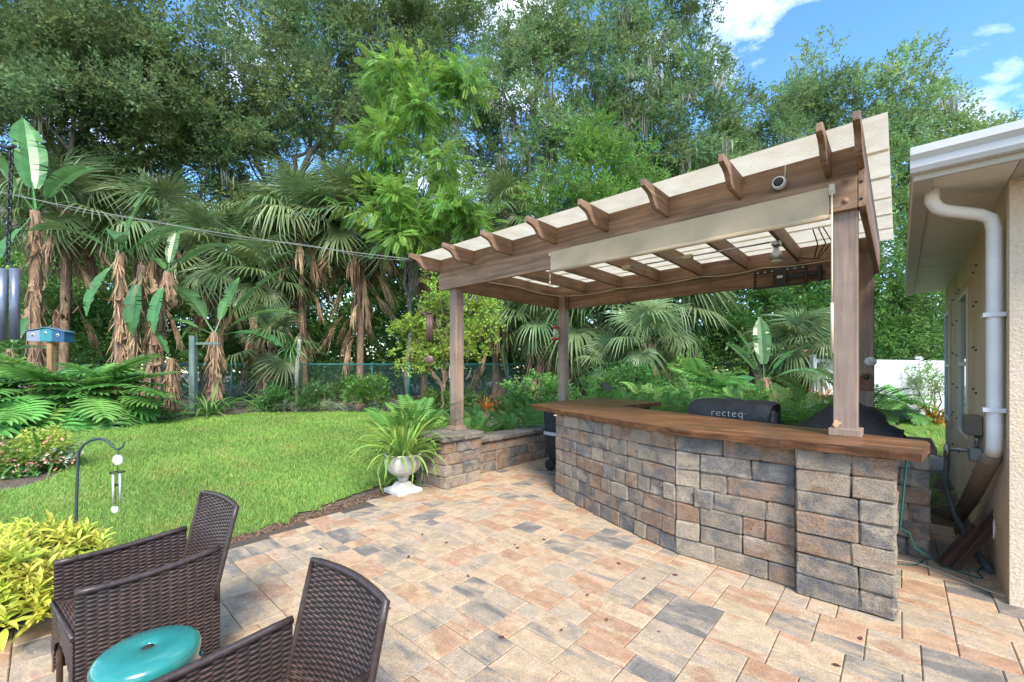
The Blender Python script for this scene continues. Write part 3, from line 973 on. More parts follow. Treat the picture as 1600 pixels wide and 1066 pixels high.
# ------------------------------------------------------------------ covered grills and other things at the bar
def cover_mat(name, c):
    m, t, b = mat_new(name)
    v = coords(t)
    f = noise(t, v, 6, 5, .6, 1.2); g = noise(t, v, 90, 3)
    cc = ramp(t, f, [(.3, tuple(x * .7 for x in c)), (.7, tuple(x * 1.5 for x in c))])
    t.links.new(cc, b.inputs['Base Color']); b.inputs['Roughness'].default_value = .62; b.inputs['Specular IOR Level'].default_value = .35
    bump(t, b, f, .9, .04)
    return m
M['cover'] = cover_mat('charcoal_fabric', (.030, .030, .031))
M['cover2'] = cover_mat('black_fabric', (.009, .010, .012))
def draped(frame, prof, x0, x1, mat, name, parent, amp=.012, seed=1, taper=(.0, .0), nx=26, ease=.08):
    """closed cloth skin over a bar-like body: prof is a list of (y, z) from front hem to rear hem"""
    q = np.random.default_rng(seed)
    n = len(prof); vs = []; fs = []
    ph = q.random(8) * 6
    for i in range(nx + 1):
        t_ = i / nx
        e = min(t_, 1 - t_) / ease
        sc_ = 1 - .14 * (1 - min(1, e)) ** 2
        for j, (y, z) in enumerate(prof):
            wv = amp * (math.sin(9 * t_ + ph[0] + j * .7) + .6 * math.sin(23 * t_ + ph[1] - j) + .5 * math.sin(41 * t_ + ph[2] + 2.1 * j))
            zz = prof[0][1] + (z - prof[0][1]) * sc_ + (wv * .6 if 0 < j < n - 1 else 0)
            vs.append((x0 + (x1 - x0) * t_ + (wv * .5), y + wv * .7 + (taper[0] * (1 - t_)), zz))
    for i in range(nx):
        for j in range(n - 1): fs.append((i * n + j, i * n + j + 1, (i + 1) * n + j + 1, (i + 1) * n + j))
    fs.append(tuple(range(n)))
    fs.append(tuple(nx * n + j for j in range(n - 1, -1, -1)))
    mb = MB(frame); mb.add(vs, fs, True)
    return mb.build(name, mat, parent)
g1 = empty('covered_grill', pg(3.68, 1.32, .905), TH, 'charcoal fabric covered grill with pale lettering behind the bar', 'grill')
draped(PF, [(1.06, .93), (1.045, 1.0), (1.05, 1.10), (1.085, 1.165), (1.16, 1.205), (1.32, 1.215), (1.48, 1.20), (1.56, 1.12), (1.58, .93)], 3.16, 3.98, M['cover'], 'fabric_cover', g1, .010, 3)
MB(PF).box(3.2, 3.94, 1.08, 1.54, .906, 1.05).build('body', M['black'], g1, .01)
mb = MB(PF); mb.prism([(1.10, 1.13), (1.05, 1.02), (1.07, .95), (1.22, .95), (1.24, 1.10)], 'x', 3.97, 4.01); mb.build('end_fold', M['cover'], g1, .008)
tcu = bpy.data.curves.new('lettering', 'FONT'); tcu.body = 'recteq\u00b7'; tcu.size = .110; tcu.offset = -.0022; tcu.extrude = .001; tcu.space_character = 1.12
to = bpy.data.objects.new('lettering_tmp', tcu); col.objects.link(to)
bpy.context.view_layer.update()
tme = bpy.data.meshes.new_from_object(to.evaluated_get(bpy.context.evaluated_depsgraph_get()))
bpy.data.objects.remove(to)
tme.materials.clear(); tme.materials.append(plain('pale_print', (.50, .49, .45), .6))
link('lettering', tme, g1, world_of(g1).inverted() @ PF @ Matrix.Translation((3.42, 1.026, 1.045)) @ Matrix.Rotation(R(88), 4, 'X'))
g2 = empty('covered_cooker', pg(4.62, 1.32, .905), TH, 'black fabric cover bunched over a cooker behind the right pergola post', 'grill')
hp = [(1.0, .915), (1.0, 1.0), (1.06, 1.10), (1.17, 1.20), (1.32, 1.25), (1.46, 1.19), (1.57, 1.08), (1.64, .98), (1.64, .915)]
q_ = np.random.default_rng(5)
nx = 30; vs = []; fs = []; n = len(hp)
for i in range(nx + 1):
    t_ = i / nx
    x = 4.13 + .84 * t_
    hgt = .14 + .80 * math.exp(-(abs(t_ - .54) / (.38 if t_ < .54 else .36)) ** 2.6)
    for j, (y, z) in enumerate(hp):
        wv = .012 * (math.sin(14 * t_ + j * .9) + .7 * math.sin(31 * t_ - j * 1.3 + 1) + .5 * math.sin(60 * t_ + 2 * j))
        vs.append((x + wv, y + wv * .8, .915 + (z - .915) * hgt + (wv * .8 if 0 < j < n - 1 else 0)))
for i in range(nx):
    for j in range(n - 1): fs.append((i * n + j, i * n + j + 1, (i + 1) * n + j + 1, (i + 1) * n + j))
fs += [tuple(range(n)), tuple(nx * n + j for j in range(n - 1, -1, -1))]
mb = MB(PF); mb.add(vs, fs, True); mb.build('fabric_cover', M['cover2'], g2)
MB(PF).box(4.25, 4.90, 1.06, 1.58, .906, .99).build('body', M['black'], g2, .01)
# kettle-style grill under the peninsula
g3 = empty('wheeled_grill', pg(1.13, 1.75), TH, 'black covered wheeled grill with silver band under the bar top end', 'grill')
vs = []; fs = []; seg = 28
rings = [(.30, .34, .10), (.34, .38, .16), (.37, .42, .30), (.40, .45, .52), (.40, .45, .66), (.41, .46, .80), (.40, .45, .93), (.33, .38, .985), (.15, .2, 1.0)]
for i, (rx, ry, z) in enumerate(rings):
    for k in range(seg):
        a = k * 2 * math.pi / seg
        ca, sa = math.cos(a), math.sin(a)
        s4 = (abs(ca) ** 4 + abs(sa) ** 4) ** -.25
        f_ = 1 + .012 * math.sin(7 * a + i)
        vs.append((1.22 + rx * ca * s4 * f_, 1.72 + ry * sa * s4 * f_, z))
for i in range(len(rings) - 1):
    for k in range(seg): fs.append((i * seg + k, i * seg + (k + 1) % seg, (i + 1) * seg + (k + 1) % seg, (i + 1) * seg + k))
fs.append(tuple((len(rings) - 1) * seg + k for k in range(seg)))
M['cover3'] = cover_mat('navy_black_fabric', (.016, .019, .024))
mb = MB(PF); mb.add(vs, fs, True); mb.build('fabric_cover', M['cover3'], g3)
vs2 = []
for z, f_ in ((.555, 1.012), (.605, 1.016)):
    for k in range(seg):
        a = k * 2 * math.pi / seg; ca, sa = math.cos(a), math.sin(a); s4 = (abs(ca) ** 4 + abs(sa) ** 4) ** -.25
        vs2.append((1.22 + .402 * f_ * ca * s4 * 1.012, 1.72 + .452 * f_ * sa * s4 * 1.012, z))
mb = MB(PF); mb.add(vs2, [(k, (k + 1) % seg, seg + (k + 1) % seg, seg + k) for k in range(seg)], True)
mb.build('silver_band', plain('silver_band', (.42, .43, .45), .5), g3)
for (a, b) in ((.98, 1.36), (1.45, 1.36), (.98, 2.08), (1.45, 2.08)):
    mb = MB(PF @ Matrix.Translation((a, b, .085)) @ Matrix.Rotation(R(90), 4, 'X'))
    wl = mb.lathe([(.05, -.02), (.08, -.02), (.085, 0), (.08, .02), (.05, .02)], seg=18).build('wheel', M['black'], g3)
# pointed black cover peeping over the bar top
c = atd(945, 600, 9.2)
pc = empty('covered_torch', (c.x, c.y, 0), .3, 'small pointed black cover rising behind the bar top', 'cover')
Mx = Matrix.Translation((c.x, c.y, 0))
mb = MB(Mx); mb.lathe([(.04, 0), (.04, .8)], seg=10); mb.build('post', M['black'], pc)
mb = MB(Mx); mb.lathe([(.16, .80), (.17, .95), (.17, 1.12), (.12, 1.20), (.04, 1.26), (.015, 1.275)], seg=6); mb.build('fabric_cover', M['cover2'], pc, .01)

# thermometer, bottle opener, chime, feeder and switch on the posts
p = pg(4.722, D - .19, 0); d = p.y
o = empty('thermometer', pg(4.70, D - .19, 1.63), TH, 'round white dial thermometer on the rear right pergola post', 'thermometer')
mb = MB(PF @ Matrix.Translation((4.688, D - .186, 1.635)) @ Matrix.Rotation(R(90), 4, 'X')); mb.lathe([(.052, 0), (.057, .008), (.057, .018), (.052, .02)], seg=24); mb.build('case', M['steel'], o)
mb = MB(PF @ Matrix.Translation((4.688, D - .2065, 1.635)) @ Matrix.Rotation(R(90), 4, 'X')); mb.lathe([(.050, 0), (.050, .001)], seg=24); mb.build('dial', M['white'], o)
MB(PF @ Matrix.Translation((4.688, D - .209, 1.635)) @ Matrix.Rotation(R(-35), 4, 'Y')).box(-.003, .003, -.001, .001, -.01, .036).build('needle', M['black'], o)
o = empty('bottle_opener', pg(4.65, D - .19, 1.42), TH, 'wooden plaque with bottle opener on the rear right post', 'bottle opener')
MB(PF).prism([(4.590, 1.30), (4.708, 1.30), (4.708, 1.46), (4.68, 1.50), (4.62, 1.50), (4.590, 1.46)], 'y', D - .205, D - .1855).build('plaque', wood('red_brown_plaque', (.10, .045, .03), (.22, .11, .07), 'z'), o, .003)
mb = MB(PF @ Matrix.Translation((4.65, D - .205, 1.455)) @ Matrix.Rotation(R(90), 4, 'X')); mb.lathe([(.024, 0), (.028, .006), (.02, .02), (.012, .022)], seg=14); mb.build('opener', M['black'], o)
u, z = zu(697, 582, .1)
o = empty('wall_switch', pg(.19, .11, z), TH, 'small cream switch plate on the left pergola post', 'switch')
MB(PF).box(.160, .1935, .06, .15, z - .09, z + .09).build('plate', M['cream'], o, .004)
MB(PF).box(.152, .1595, .09, .12, z - .03, z + .03).build('toggle', M['white'], o, .003)
M['bronze'] = plain('bronze_tube', (.13, .075, .075), .45, .2, 12, .1, .3)
c = pg(-.10, .05, 0)
cc = empty('wind_chime', (c.x, c.y, 1.3), 0, 'bronze wind chime with round paddle hanging beside the left pergola post', 'wind chime')
t0 = atd(671, 492, c.y); t1 = atd(671, 535, c.y); t2 = atd(669, 562, c.y)
for k in range(6):
    a = k * math.pi / 3
    mb = MB(); mb.tube([(t0.x + .032 * math.cos(a), t0.y + .032 * math.sin(a), t0.z), (t0.x + .032 * math.cos(a), t0.y + .032 * math.sin(a), t1.z + .02 * (k % 2))], .0165, 8); mb.build('tube', M['bronze'], cc)
mb = MB(); mb.lathe([(.055, t0.z + .02), (.06, t0.z + .03), (.03, t0.z + .045)], (t0.x, t0.y, 0), 16); mb.build('crown', M['bronze'], cc)
mb = MB(); mb.tube([(t0.x, t0.y, 2.955), (t0.x, t0.y, t0.z + .04)], .003, 5); mb.tube([(t0.x, t0.y, t0.z), (t0.x, t0.y, t2.z - .05)], .002, 5); mb.build('cord', M['black'], cc)
mb = MB(Matrix.Translation((t0.x, t0.y, t2.z)) @ Matrix.Rotation(R(90), 4, 'X')); mb.lathe([(.058, -.004), (.062, 0), (.058, .004)], seg=20); mb.build('paddle', M['bronze'], cc)
# red feeder hanging at the rear left post
c = pg(.12, D - .3, 0)
fd = empty('hummingbird_feeder', (c.x, c.y, 2.1), 0, 'red glass hummingbird feeder hanging by the rear left post', 'feeder')
M['red'] = plain('red_plastic', (.45, .02, .012), .3, .1, 6, 0)
ta = atd(867, 512, c.y); tb = atd(865, 530, c.y)
mb = MB(); mb.lathe([(.05, ta.z - .02), (.06, ta.z), (.02, ta.z + .03)], (ta.x, ta.y, 0), 14); mb.build('cap', M['red'], fd)
mb = MB(); mb.lathe([(.05, tb.z - .02), (.08, tb.z - .005), (.05, tb.z + .02)], (ta.x, ta.y, 0), 16); mb.build('tray', M['red'], fd)
mb = MB(); mb.lathe([(.03, tb.z + .021), (.033, ta.z - .022)], (ta.x, ta.y, 0), 12); mb.build('bottle', plain('clear_bottle', (.5, .55, .5), .1, .05), fd)
mb = MB(); mb.tube([(ta.x, ta.y, ta.z + .03), (ta.x + .05, ta.y, 2.69)], .004, 5); mb.build('wire', M['black'], fd)
q_ = MB(PF @ Matrix.Translation((4.600, .0135, 1.15))); q_.prism([(-.006, -.026), (.010, -.020), (.016, -.004), (.032, .002), (.026, .016), (.010, .018), (.002, .030), (-.012, .022), (-.016, .004), (-.022, -.008)], 'y', -.004, .0)
tag(q_.build('dry_leaf', plain('dry_tan_leaf', (.55, .36, .18), .8)), 'dry tan leaf stuck to the foot of the right pergola post', 'leaf')

# ------------------------------------------------------------------ wicker chairs
def wicker_mat():
    m, t, b = mat_new('brown_wicker')
    v = coords(t)
    f = noise(t, v, 38, 4, .7); g = noise(t, v, 4.5, 3)
    c = ramp(t, f, [(.25, (.035, .023, .02)), (.5, (.085, .05, .04)), (.75, (.17, .095, .07))])
    c = mixc(t, ramp(t, g, [(.4, (0, 0, 0)), (.7, (.7, .7, .7))]), c, (.04, .034, .034))
    t.links.new(c, b.inputs['Base Color']); b.inputs['Roughness'].default_value = .36; b.inputs['Specular IOR Level'].default_value = .55
    return m
M['wicker'] = wicker_mat()
M['rail'] = plain('dark_brown_resin', (.045, .030, .027), .33, .4, 45, .4, 0, .5, .003)
M['wickerback'] = plain('wicker_shadow_backing', (.012, .009, .008), .8, .2)  # near-black sheet behind the strands, its colour stands in for shade in the gaps

def weave(S, ns, nt_, amp=.003, inward=1):
    """strand ribbons over a surface S(s,t)->point; returns verts, faces (both strands and backing)"""
    sub = 4
    V = []; Q = []
    def nrm(s, t):
        e = 1e-3
        a = np.array(S(min(s + e, 1), t)) - np.array(S(max(s - e, 0), t)); b = np.array(S(s, min(t + e, 1))) - np.array(S(s, max(t - e, 0)))
        n_ = np.cross(a, b); l = np.linalg.norm(n_)
        return n_ / l if l > 0 else n_
    m = ns * sub
    for r in range(nt_):
        base = len(V)
        for k in range(m + 1):
            s = k / m
            of = amp * math.sin(math.pi * (s * ns) + math.pi * r) 
            for j, (tt, h) in enumerate(((.04, -.0012), (.5, .0016), (.96, -.0012))):
                t_ = (r + tt) / nt_
                n_ = nrm(s, t_)
                p = np.array(S(s, t_))
                V.append(p + n_ * (of + h * (1 if of >= 0 else 1)))
        for k in range(m):
            for j in range(2):
                a = base + k * 3 + j
                Q.append((a, a + 1, a + 4, a + 3))
    return V, Q

def make_chair(name):
    wd, dp, arm, seat, bt = .235, .50, .605, .42, .815
    ch = empty(name, (0, 0, 0))
    MW[ch.name] = Matrix()
    def lean(z): return 0 if z < seat else (z - seat) * .24
    def armz(y): return arm - .012 * math.sin(math.pi * y / dp) + .012 * (y / dp)
    panels = {}
    for sg in (-1, 1):
        def S(s, t_, sg=sg):
            y = s * (dp + .03)
            zt_ = armz(min(y, dp))
            zb_ = .10 + .0 * y
            return (sg * (wd + .012 * math.sin(math.pi * s)), y, zb_ + (zt_ - zb_) * t_)
        V, Q = weave(S, 15, 54)
        mb = MB(); mb.add(V, Q, True); mb.build('side_panel', M['wicker'], ch)
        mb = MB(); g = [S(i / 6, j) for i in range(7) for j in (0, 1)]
        mb.add(g, [(2 * i, 2 * i + 1, 2 * i + 3, 2 * i + 2) for i in range(6)]); mb.build('gap_shade_sheet', M['wickerback'], ch)
        P_ = [(sg * (wd + .012 * math.sin(math.pi * s)), s * (dp + .03), armz(min(s * (dp + .03), dp)) + .006) for s in np.linspace(0, 1, 9)]
        mb = MB(); mb.tube(P_, .014, 10); mb.build('arm_rail', M['rail'], ch)
        for yy in (.006, dp + .0):
            mb = MB(); xl = sg * (wd - .014); yl = yy + (.012 if yy < .1 else -.004); mb.tube([(xl, yl, .0), (xl, yl, .28), (xl, yl, .41)], [.012, .013, .013], 8); mb.build('leg', M['wicker'], ch)
    def Sb(s, t_):
        x = (s - .5) * 2 * (wd + .012 * 0)
        z = .12 + (bt + .006 * math.sin(math.pi * s) - .12) * t_
        return (x, dp + .012 + lean(z) + .022 * math.sin(math.pi * s), z)
    V, Q = weave(Sb, 14, 78)
    mb = MB(); mb.add(V, Q, True); mb.build('backrest', M['wicker'], ch)
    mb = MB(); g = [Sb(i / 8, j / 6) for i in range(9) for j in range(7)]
    mb.add(g, [(i * 7 + j, i * 7 + j + 1, (i + 1) * 7 + j + 1, (i + 1) * 7 + j) for i in range(8) for j in range(6)], True); mb.build('gap_shade_sheet', M['wickerback'], ch)
    rim = [Sb(0, t_) for t_ in np.linspace(.35, 1, 8)] + [Sb(s, 1) for s in np.linspace(.08, .92, 9)] + [Sb(1, t_) for t_ in np.linspace(1, .35, 8)]
    mb = MB(); mb.tube(rim, .013, 8); mb.build('back_rail', M['rail'], ch)
    def Ss(s, t_):
        return ((s - .5) * 2 * wd, .0 + (dp + .01) * t_, seat - .012 * math.sin(math.pi * t_))
    V, Q = weave(Ss, 14, 50)
    mb = MB(); mb.add(V, Q, True); mb.build('seat', M['wicker'], ch)
    MB().box(-wd, wd, .01, dp, seat - .02, seat - .008).build('gap_shade_sheet', M['wickerback'], ch)
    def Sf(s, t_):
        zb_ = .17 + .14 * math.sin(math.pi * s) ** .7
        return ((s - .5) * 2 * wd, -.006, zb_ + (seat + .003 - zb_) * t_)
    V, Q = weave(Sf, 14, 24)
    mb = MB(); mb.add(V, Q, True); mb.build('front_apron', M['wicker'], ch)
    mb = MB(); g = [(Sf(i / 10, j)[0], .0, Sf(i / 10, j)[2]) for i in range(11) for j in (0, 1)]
    mb.add(g, [(2 * i, 2 * i + 1, 2 * i + 3, 2 * i + 2) for i in range(10)]); mb.build('gap_shade_sheet', M['wickerback'], ch)
    mb = MB(); mb.tube([(-wd, -.004, seat), (wd, -.004, seat)], .011, 8); mb.build('seat_rail', M['rail'], ch)
    return ch
def copy_tree(o, parent=None):
    c_ = o.copy(); col.objects.link(c_); c_.parent = parent
    for k in list(o.children): copy_tree(k, c_)
    return c_
chair = make_chair('wicker_chair')
kids = copy_tree(chair)
def place_chair(o, fl, fr_, label):
    fl = Vector((*fl, 0)); fr_ = Vector((*fr_, 0))
    a = math.atan2((fr_ - fl).y, (fr_ - fl).x)
    o.location = (fl + fr_) / 2
    o.rotation_euler = (0, 0, a)
    tag(o, label, 'chair')
# the sitter's left is at the photo's right: +x of the chair runs from its photo-left to photo-right front corner
place_chair(chair, (-2.20, 2.045), (-1.81, 1.765), 'dark brown wicker armchair beside the chartreuse plant')
bl_, br_ = Vector((-.822, 1.555)), Vector((-.452, 1.255))
dv = (br_ - bl_).normalized(); bk = Vector((-dv.y, dv.x))
place_chair(kids, bl_ - bk * .51, br_ - bk * .51, 'dark brown wicker armchair in front of the teal stool')

# teal garden stool
c = Vector((-1.43, 1.675, 0))
st = empty('garden_stool', c, 0, 'glossy teal ceramic garden stool between the wicker chairs', 'stool')
def glaze():
    m, t, b = mat_new('teal_glaze')
    v = coords(t); f = noise(t, v, 5, 5, .6)
    t.links.new(ramp(t, f, [(.3, (.012, .16, .148)), (.7, (.035, .255, .232))]), b.inputs['Base Color'])
    b.inputs['Roughness'].default_value = .22; b.inputs['Coat Weight'].default_value = .5
    bump(t, b, noise(t, v, 14, 3), .1, .004)
    return m
M['glaze'] = glaze()
pr = [(.13, 0), (.145, .01), (.155, .05), (.185, .15), (.195, .23), (.19, .31), (.178, .385), (.183, .40), (.185, .42), (.178, .438), (.160, .449), (.10, .455), (.03, .457), (.022, .452), (.02, .43)]
pr = [(r_0 * .92, z_0) for r_0, z_0 in pr]
mb = MB(Matrix.Translation(c)); mb.lathe(pr, seg=48); mb.build('body', M['glaze'], st)
mb = MB(Matrix.Translation(c)); mb.lathe([(.0179, .430), (.0179, .4525)], seg=20); mb.build('hole', M['core'], st)
for k in range(10):
    a = k * 2 * math.pi / 10
    mb = MB(Matrix.Translation(c) @ Matrix.Rotation(a, 4, 'Z') @ Matrix.Translation((.166, 0, .36)) @ Matrix.Rotation(R(90), 4, 'Y')); mb.lathe([(.011, 0), (.010, .006), (.004, .009)], seg=8); mb.build('knob', M['glaze'], st)

# white urn
c = at(630, 768); c.z = 0
urn = empty('urn', c, 0, 'white leaf patterned garden urn on the patio corner', 'urn')
M['urnw'] = plain('aged_white_cast_stone', (.56, .535, .49), .8, .25, 7, .5, 0, .2, .01)
fr_ = Matrix.Translation(c) @ Matrix.Rotation(TH, 4, 'Z')
b_ = .17
mb = MB(fr_)
ring = lambda h_, z: [(-h_, -h_, z), (h_, -h_, z), (h_, h_, z), (-h_, h_, z)]
L4 = [(b_, 0), (b_, .035), (b_ - .012, .05), (.10, .075), (.062, .13)]
vs = [p for h_, z in L4 for p in ring(h_, z)]
fs = [(3, 2, 1, 0), (16, 17, 18, 19)] + [(4 * i + k, 4 * i + (k + 1) % 4, 4 * i + 4 + (k + 1) % 4, 4 * i + 4 + k) for i in range(4) for k in range(4)]
mb.add(vs, fs); mb.build('foot', M['urnw'], urn)
mb = MB(fr_)
lobes = lambda a, i: 1 + (.045 * abs(math.sin(a * 7)) if 4 <= i <= 9 else (.035 * math.sin(a * 14) if i in (10, 11) else 0))
mb.lathe([(.062, .131), (.06, .16), (.075, .178), (.066, .195), (.10, .215), (.155, .25), (.20, .30), (.222, .36), (.222, .41), (.205, .45), (.225, .47), (.235, .485), (.215, .49), (.20, .46), (.19, .43)], seg=84, mod=lobes)
mb.build('bowl', M['urnw'], urn)
mb = MB(fr_); mb.lathe([(.188, .40), (.188, .436)], seg=24); mb.build('soil', M['soil'], urn)

# shepherd's hook with small chime
d = 3.35
pb_ = at(118, 578 + F * H / d); 
hk = empty('shepherd_hook', (pb_.x, pb_.y, 0), 0, 'dark iron shepherd hook standing in the lawn bed', 'hook')
pix = [(119, 800), (121, 740), (123, 706), (131, 695), (142, 688), (155, 685.5), (166, 688), (174, 695), (180, 701), (186, 702), (192, 698), (194, 690)]
pts = [(pb_.x, pb_.y, -.03)] + [tuple(atd(a, b, d)) for a, b in pix]
mb = MB(); mb.tube(pts, [.010] * 8 + [.009, .008, .008, .007, .006], 8); mb.build('rod', plain('dark_green_iron', (.035, .055, .058), .5), hk)
ch2 = empty('small_wind_chime', tuple(atd(183, 740, d)), 0, 'small silver wind chime hanging on the iron hook', 'wind chime')
M['silver'] = plain('pale_aluminium_tube', (.62, .60, .62), .35, .1, 12, .05, .3)
def pt(a, b): return atd(a, b, d)
mb = MB(); mb.tube([pt(185, 702.5), pt(184.5, 712)], .003, 5); mb.tube([pt(184, 726), pt(183, 738)], .002, 5); mb.tube([pt(181.5, 740), pt(180, 796)], .0015, 5); mb.build('cord', M['black'], ch2)
mb = MB(Matrix.Translation(pt(184, 718.5)) @ Matrix.Rotation(R(90), 4, 'X')); mb.prism([(math.cos(k * math.pi / 4 + .3) * .042, math.sin(k * math.pi / 4 + .3) * .042) for k in range(8)], 'z', -.004, .004); mb.build('hanger_plate', M['silver'], ch2)
cx_ = pt(183, 738)
mb = MB(); lp = [(cx_.x + .045 * math.cos(k * math.pi / 8), cx_.y + .045 * math.sin(k * math.pi / 8), cx_.z) for k in range(17)]; mb.tube(lp, .004, 6); mb.tube([lp[0], lp[8]], .003, 5); mb.build('ring', M['black'], ch2)
for k, (a, b0, b1) in enumerate(((-.028, 742, 782), (.028, 741, 784), (0, 741, 778), (0, 742, 786))):
    e0, e1 = pt(182, b0), pt(182, b1); off = Vector((a, (.028 if k == 2 else -.028 if k == 3 else 0), 0))
    mb = MB(); mb.tube([e0 + off, e1 + off], .007, 8); mb.build('tube', M['silver'], ch2)
mb = MB(Matrix.Translation(pt(181, 758))); mb.lathe([(.012, -.008), (.016, 0), (.012, .008)], seg=12); mb.build('clapper', M['black'], ch2)
mb = MB(Matrix.Translation(pt(179.5, 796)) @ Matrix.Rotation(R(90), 4, 'X')); mb.prism([(math.cos(k * math.pi / 4) * .03, math.sin(k * math.pi / 4) * .03) for k in range(8)], 'z', -.003, .003); mb.build('sail', M['silver'], ch2)

# big wind chime at the left edge, hung by a chain from an iron arm
d = 2.0
M['bluegrey'] = plain('blue_grey_tube', (.15, .175, .22), .35, .2, 10, .05, .4)
pole = MB(); pp = atd(-95, 578, d + .1)
pole.tube([(pp.x, pp.y, -.03), (pp.x, pp.y, 2.55), (pp.x + .05, pp.y, 2.66), (pp.x + .14, pp.y, 2.70), tuple(atd(14, 232, d)), tuple(atd(22, 228, d))], .010, 8)
tag(pole.build('tall_chime_hook', M['black']), 'tall black iron hook carrying the large wind chime chain', 'hook')
bc = empty('large_wind_chime', tuple(atd(15, 430, d)), 0, 'large blue grey tube wind chime hanging on a chain', 'wind chime')
mb = MB()
z0_, z1_ = atd(18, 234, d), atd(12, 408, d)
nl = 26
for k in range(nl):
    a = z0_.lerp(z1_, (k + .5) / nl)
    fr2 = Matrix.Translation(a) @ Matrix.Rotation(R(90) * (k % 2), 4, 'Z')
    rr = [fr2 @ Vector((.008 * math.cos(j * math.pi / 4), 0, .016 * math.sin(j * math.pi / 4))) for j in range(9)]
    mb.tube(rr, .0028, 5, False)
mb.build('chain', M['black'], bc)
mb = MB(); mb.tube([tuple(atd(12, 408, d)), tuple(atd(4, 421, d))], .003, 5); mb.tube([tuple(atd(12, 408, d)), tuple(atd(23, 421, d))], .003, 5); mb.build('cord', M['black'], bc)
for k, (a, b1) in enumerate(((4, 532), (23, 531))):
    e0 = atd(a, 420, d + (.05 if k == 3 else 0)); e1 = atd(a, b1, d + (.05 if k == 3 else 0))
    mb = MB(); mb.tube([e0, e1], .0175, 14); mb.build('tube', M['bluegrey'], bc)
M['wiregrey'] = plain('grey_cable', (.20, .20, .19), .6)
# overhead cable from the pergola corner to a pole beyond the frame
e0 = pg(-.03, -.45, 3.06); e1 = atd(0, 297, 6.0); e2 = atd(-130, 272, 6.0)
pts = []
for k in range(25):
    t_ = k / 24; p = e0.lerp(e2, t_); p.z -= .10 * 4 * t_ * (1 - t_); pts.append(p)
ow = empty('overhead_cable', e0, 0, 'thin grey cable stretched from the pergola corner across the garden', 'cable')
mb = MB(); mb.tube(pts, .0055, 6); mb.build('cable', M['wiregrey'], ow)
mb = MB(); mb.tube([p + Vector((0, 0, -.03 * math.sin(k * .9) - .012)) for k, p in enumerate(pts)], .003, 5); mb.build('messenger_wire', M['wiregrey'], ow)
up = MB(); up.tube([(e2.x, e2.y, -.05), (e2.x, e2.y, e2.z + .3)], [.09, .075], 10)
tag(up.build('utility_pole', M['wood_z']), 'wooden pole carrying the far end of the overhead cable', 'pole')
# ------------------------------------------------------------------ vegetation: leaf soup helpers
def unit(a):
    return a / np.maximum(np.linalg.norm(a, axis=-1, keepdims=True), 1e-9)

def frames(d, n):
    """columns x (side), y (growth), z (normal)"""
    y = unit(d); z = unit(n - y * (n * y).sum(-1, keepdims=True)); x = np.cross(y, z)
    return np.stack([x, y, z], -1)

def soup(T, pos, fr, sc_):
    """T (k,3,3) triangles; returns (n*k*3,3)"""
    k = T.shape[0]
    P_ = T.reshape(-1, 3)
    return (np.einsum('nij,pj->npi', fr, P_) * sc_[:, None, None] + pos[:, None, :]).reshape(-1, 3)

def leaf_tris(o, d, n, L_, w_):
    """one folded leaf of two triangles"""
    d = d / np.linalg.norm(d); n = n - d * (n @ d); n = n / np.linalg.norm(n); s_ = np.cross(d, n)
    m_ = o + d * L_ * .45
    return [[o, m_ + s_ * w_ / 2, o + d * L_], [o, o + d * L_, m_ - s_ * w_ / 2]]

def spray(nl, L_, w_, spread, seed, length=1.0, flat=.5):
    """a twig with nl leaves, about `length` long, growing along +y"""
    q = np.random.default_rng(seed); t = []
    for i in range(nl):
        f = (i + .4) / nl
        o = np.array([q.normal(0, .10), f * length * .8, q.normal(0, .10 * flat)])
        d = np.array([q.normal(0, spread) + (spread if i % 2 else -spread), .6 + q.random() * .5, q.normal(0, spread * flat)])
        n = np.array([q.normal(0, .5), q.normal(0, .5), 1.0])
        t += leaf_tris(o, d, n, L_ * q.uniform(.75, 1.25), w_)
    return np.array(t)

def pinnate(n, L_, w_, lw):
    """compound leaf: leaflets in pairs along an arching stalk"""
    t = []
    for i in range(n):
        f = (i + .5) / n
        o = np.array([0, f * L_, -.25 * f * f * L_])
        for sg in (-1, 1):
            d = np.array([sg, .45, -.25]); t += leaf_tris(o, d, np.array([0, .2, 1.0]), w_ * (1 - .5 * abs(f - .45)), lw)
    return np.array(t)

KD = 17.0
SP_OAK = [spray(8, .31, .150, .75, s, 1.0, .8) for s in (1, 2, 3)]
SP_BIG = [spray(7, .36, .15, .7, s, 1.0, .7) for s in (4, 5)]
SP_LAN = [spray(8, .42, .10, .7, s, 1.0, .7) for s in (6, 7)]
SP_PIN = [pinnate(13, 1.0, .24, .070)]
SP_RND = [spray(7, .32, .22, .7, s, .9, .7) for s in (8, 9)]

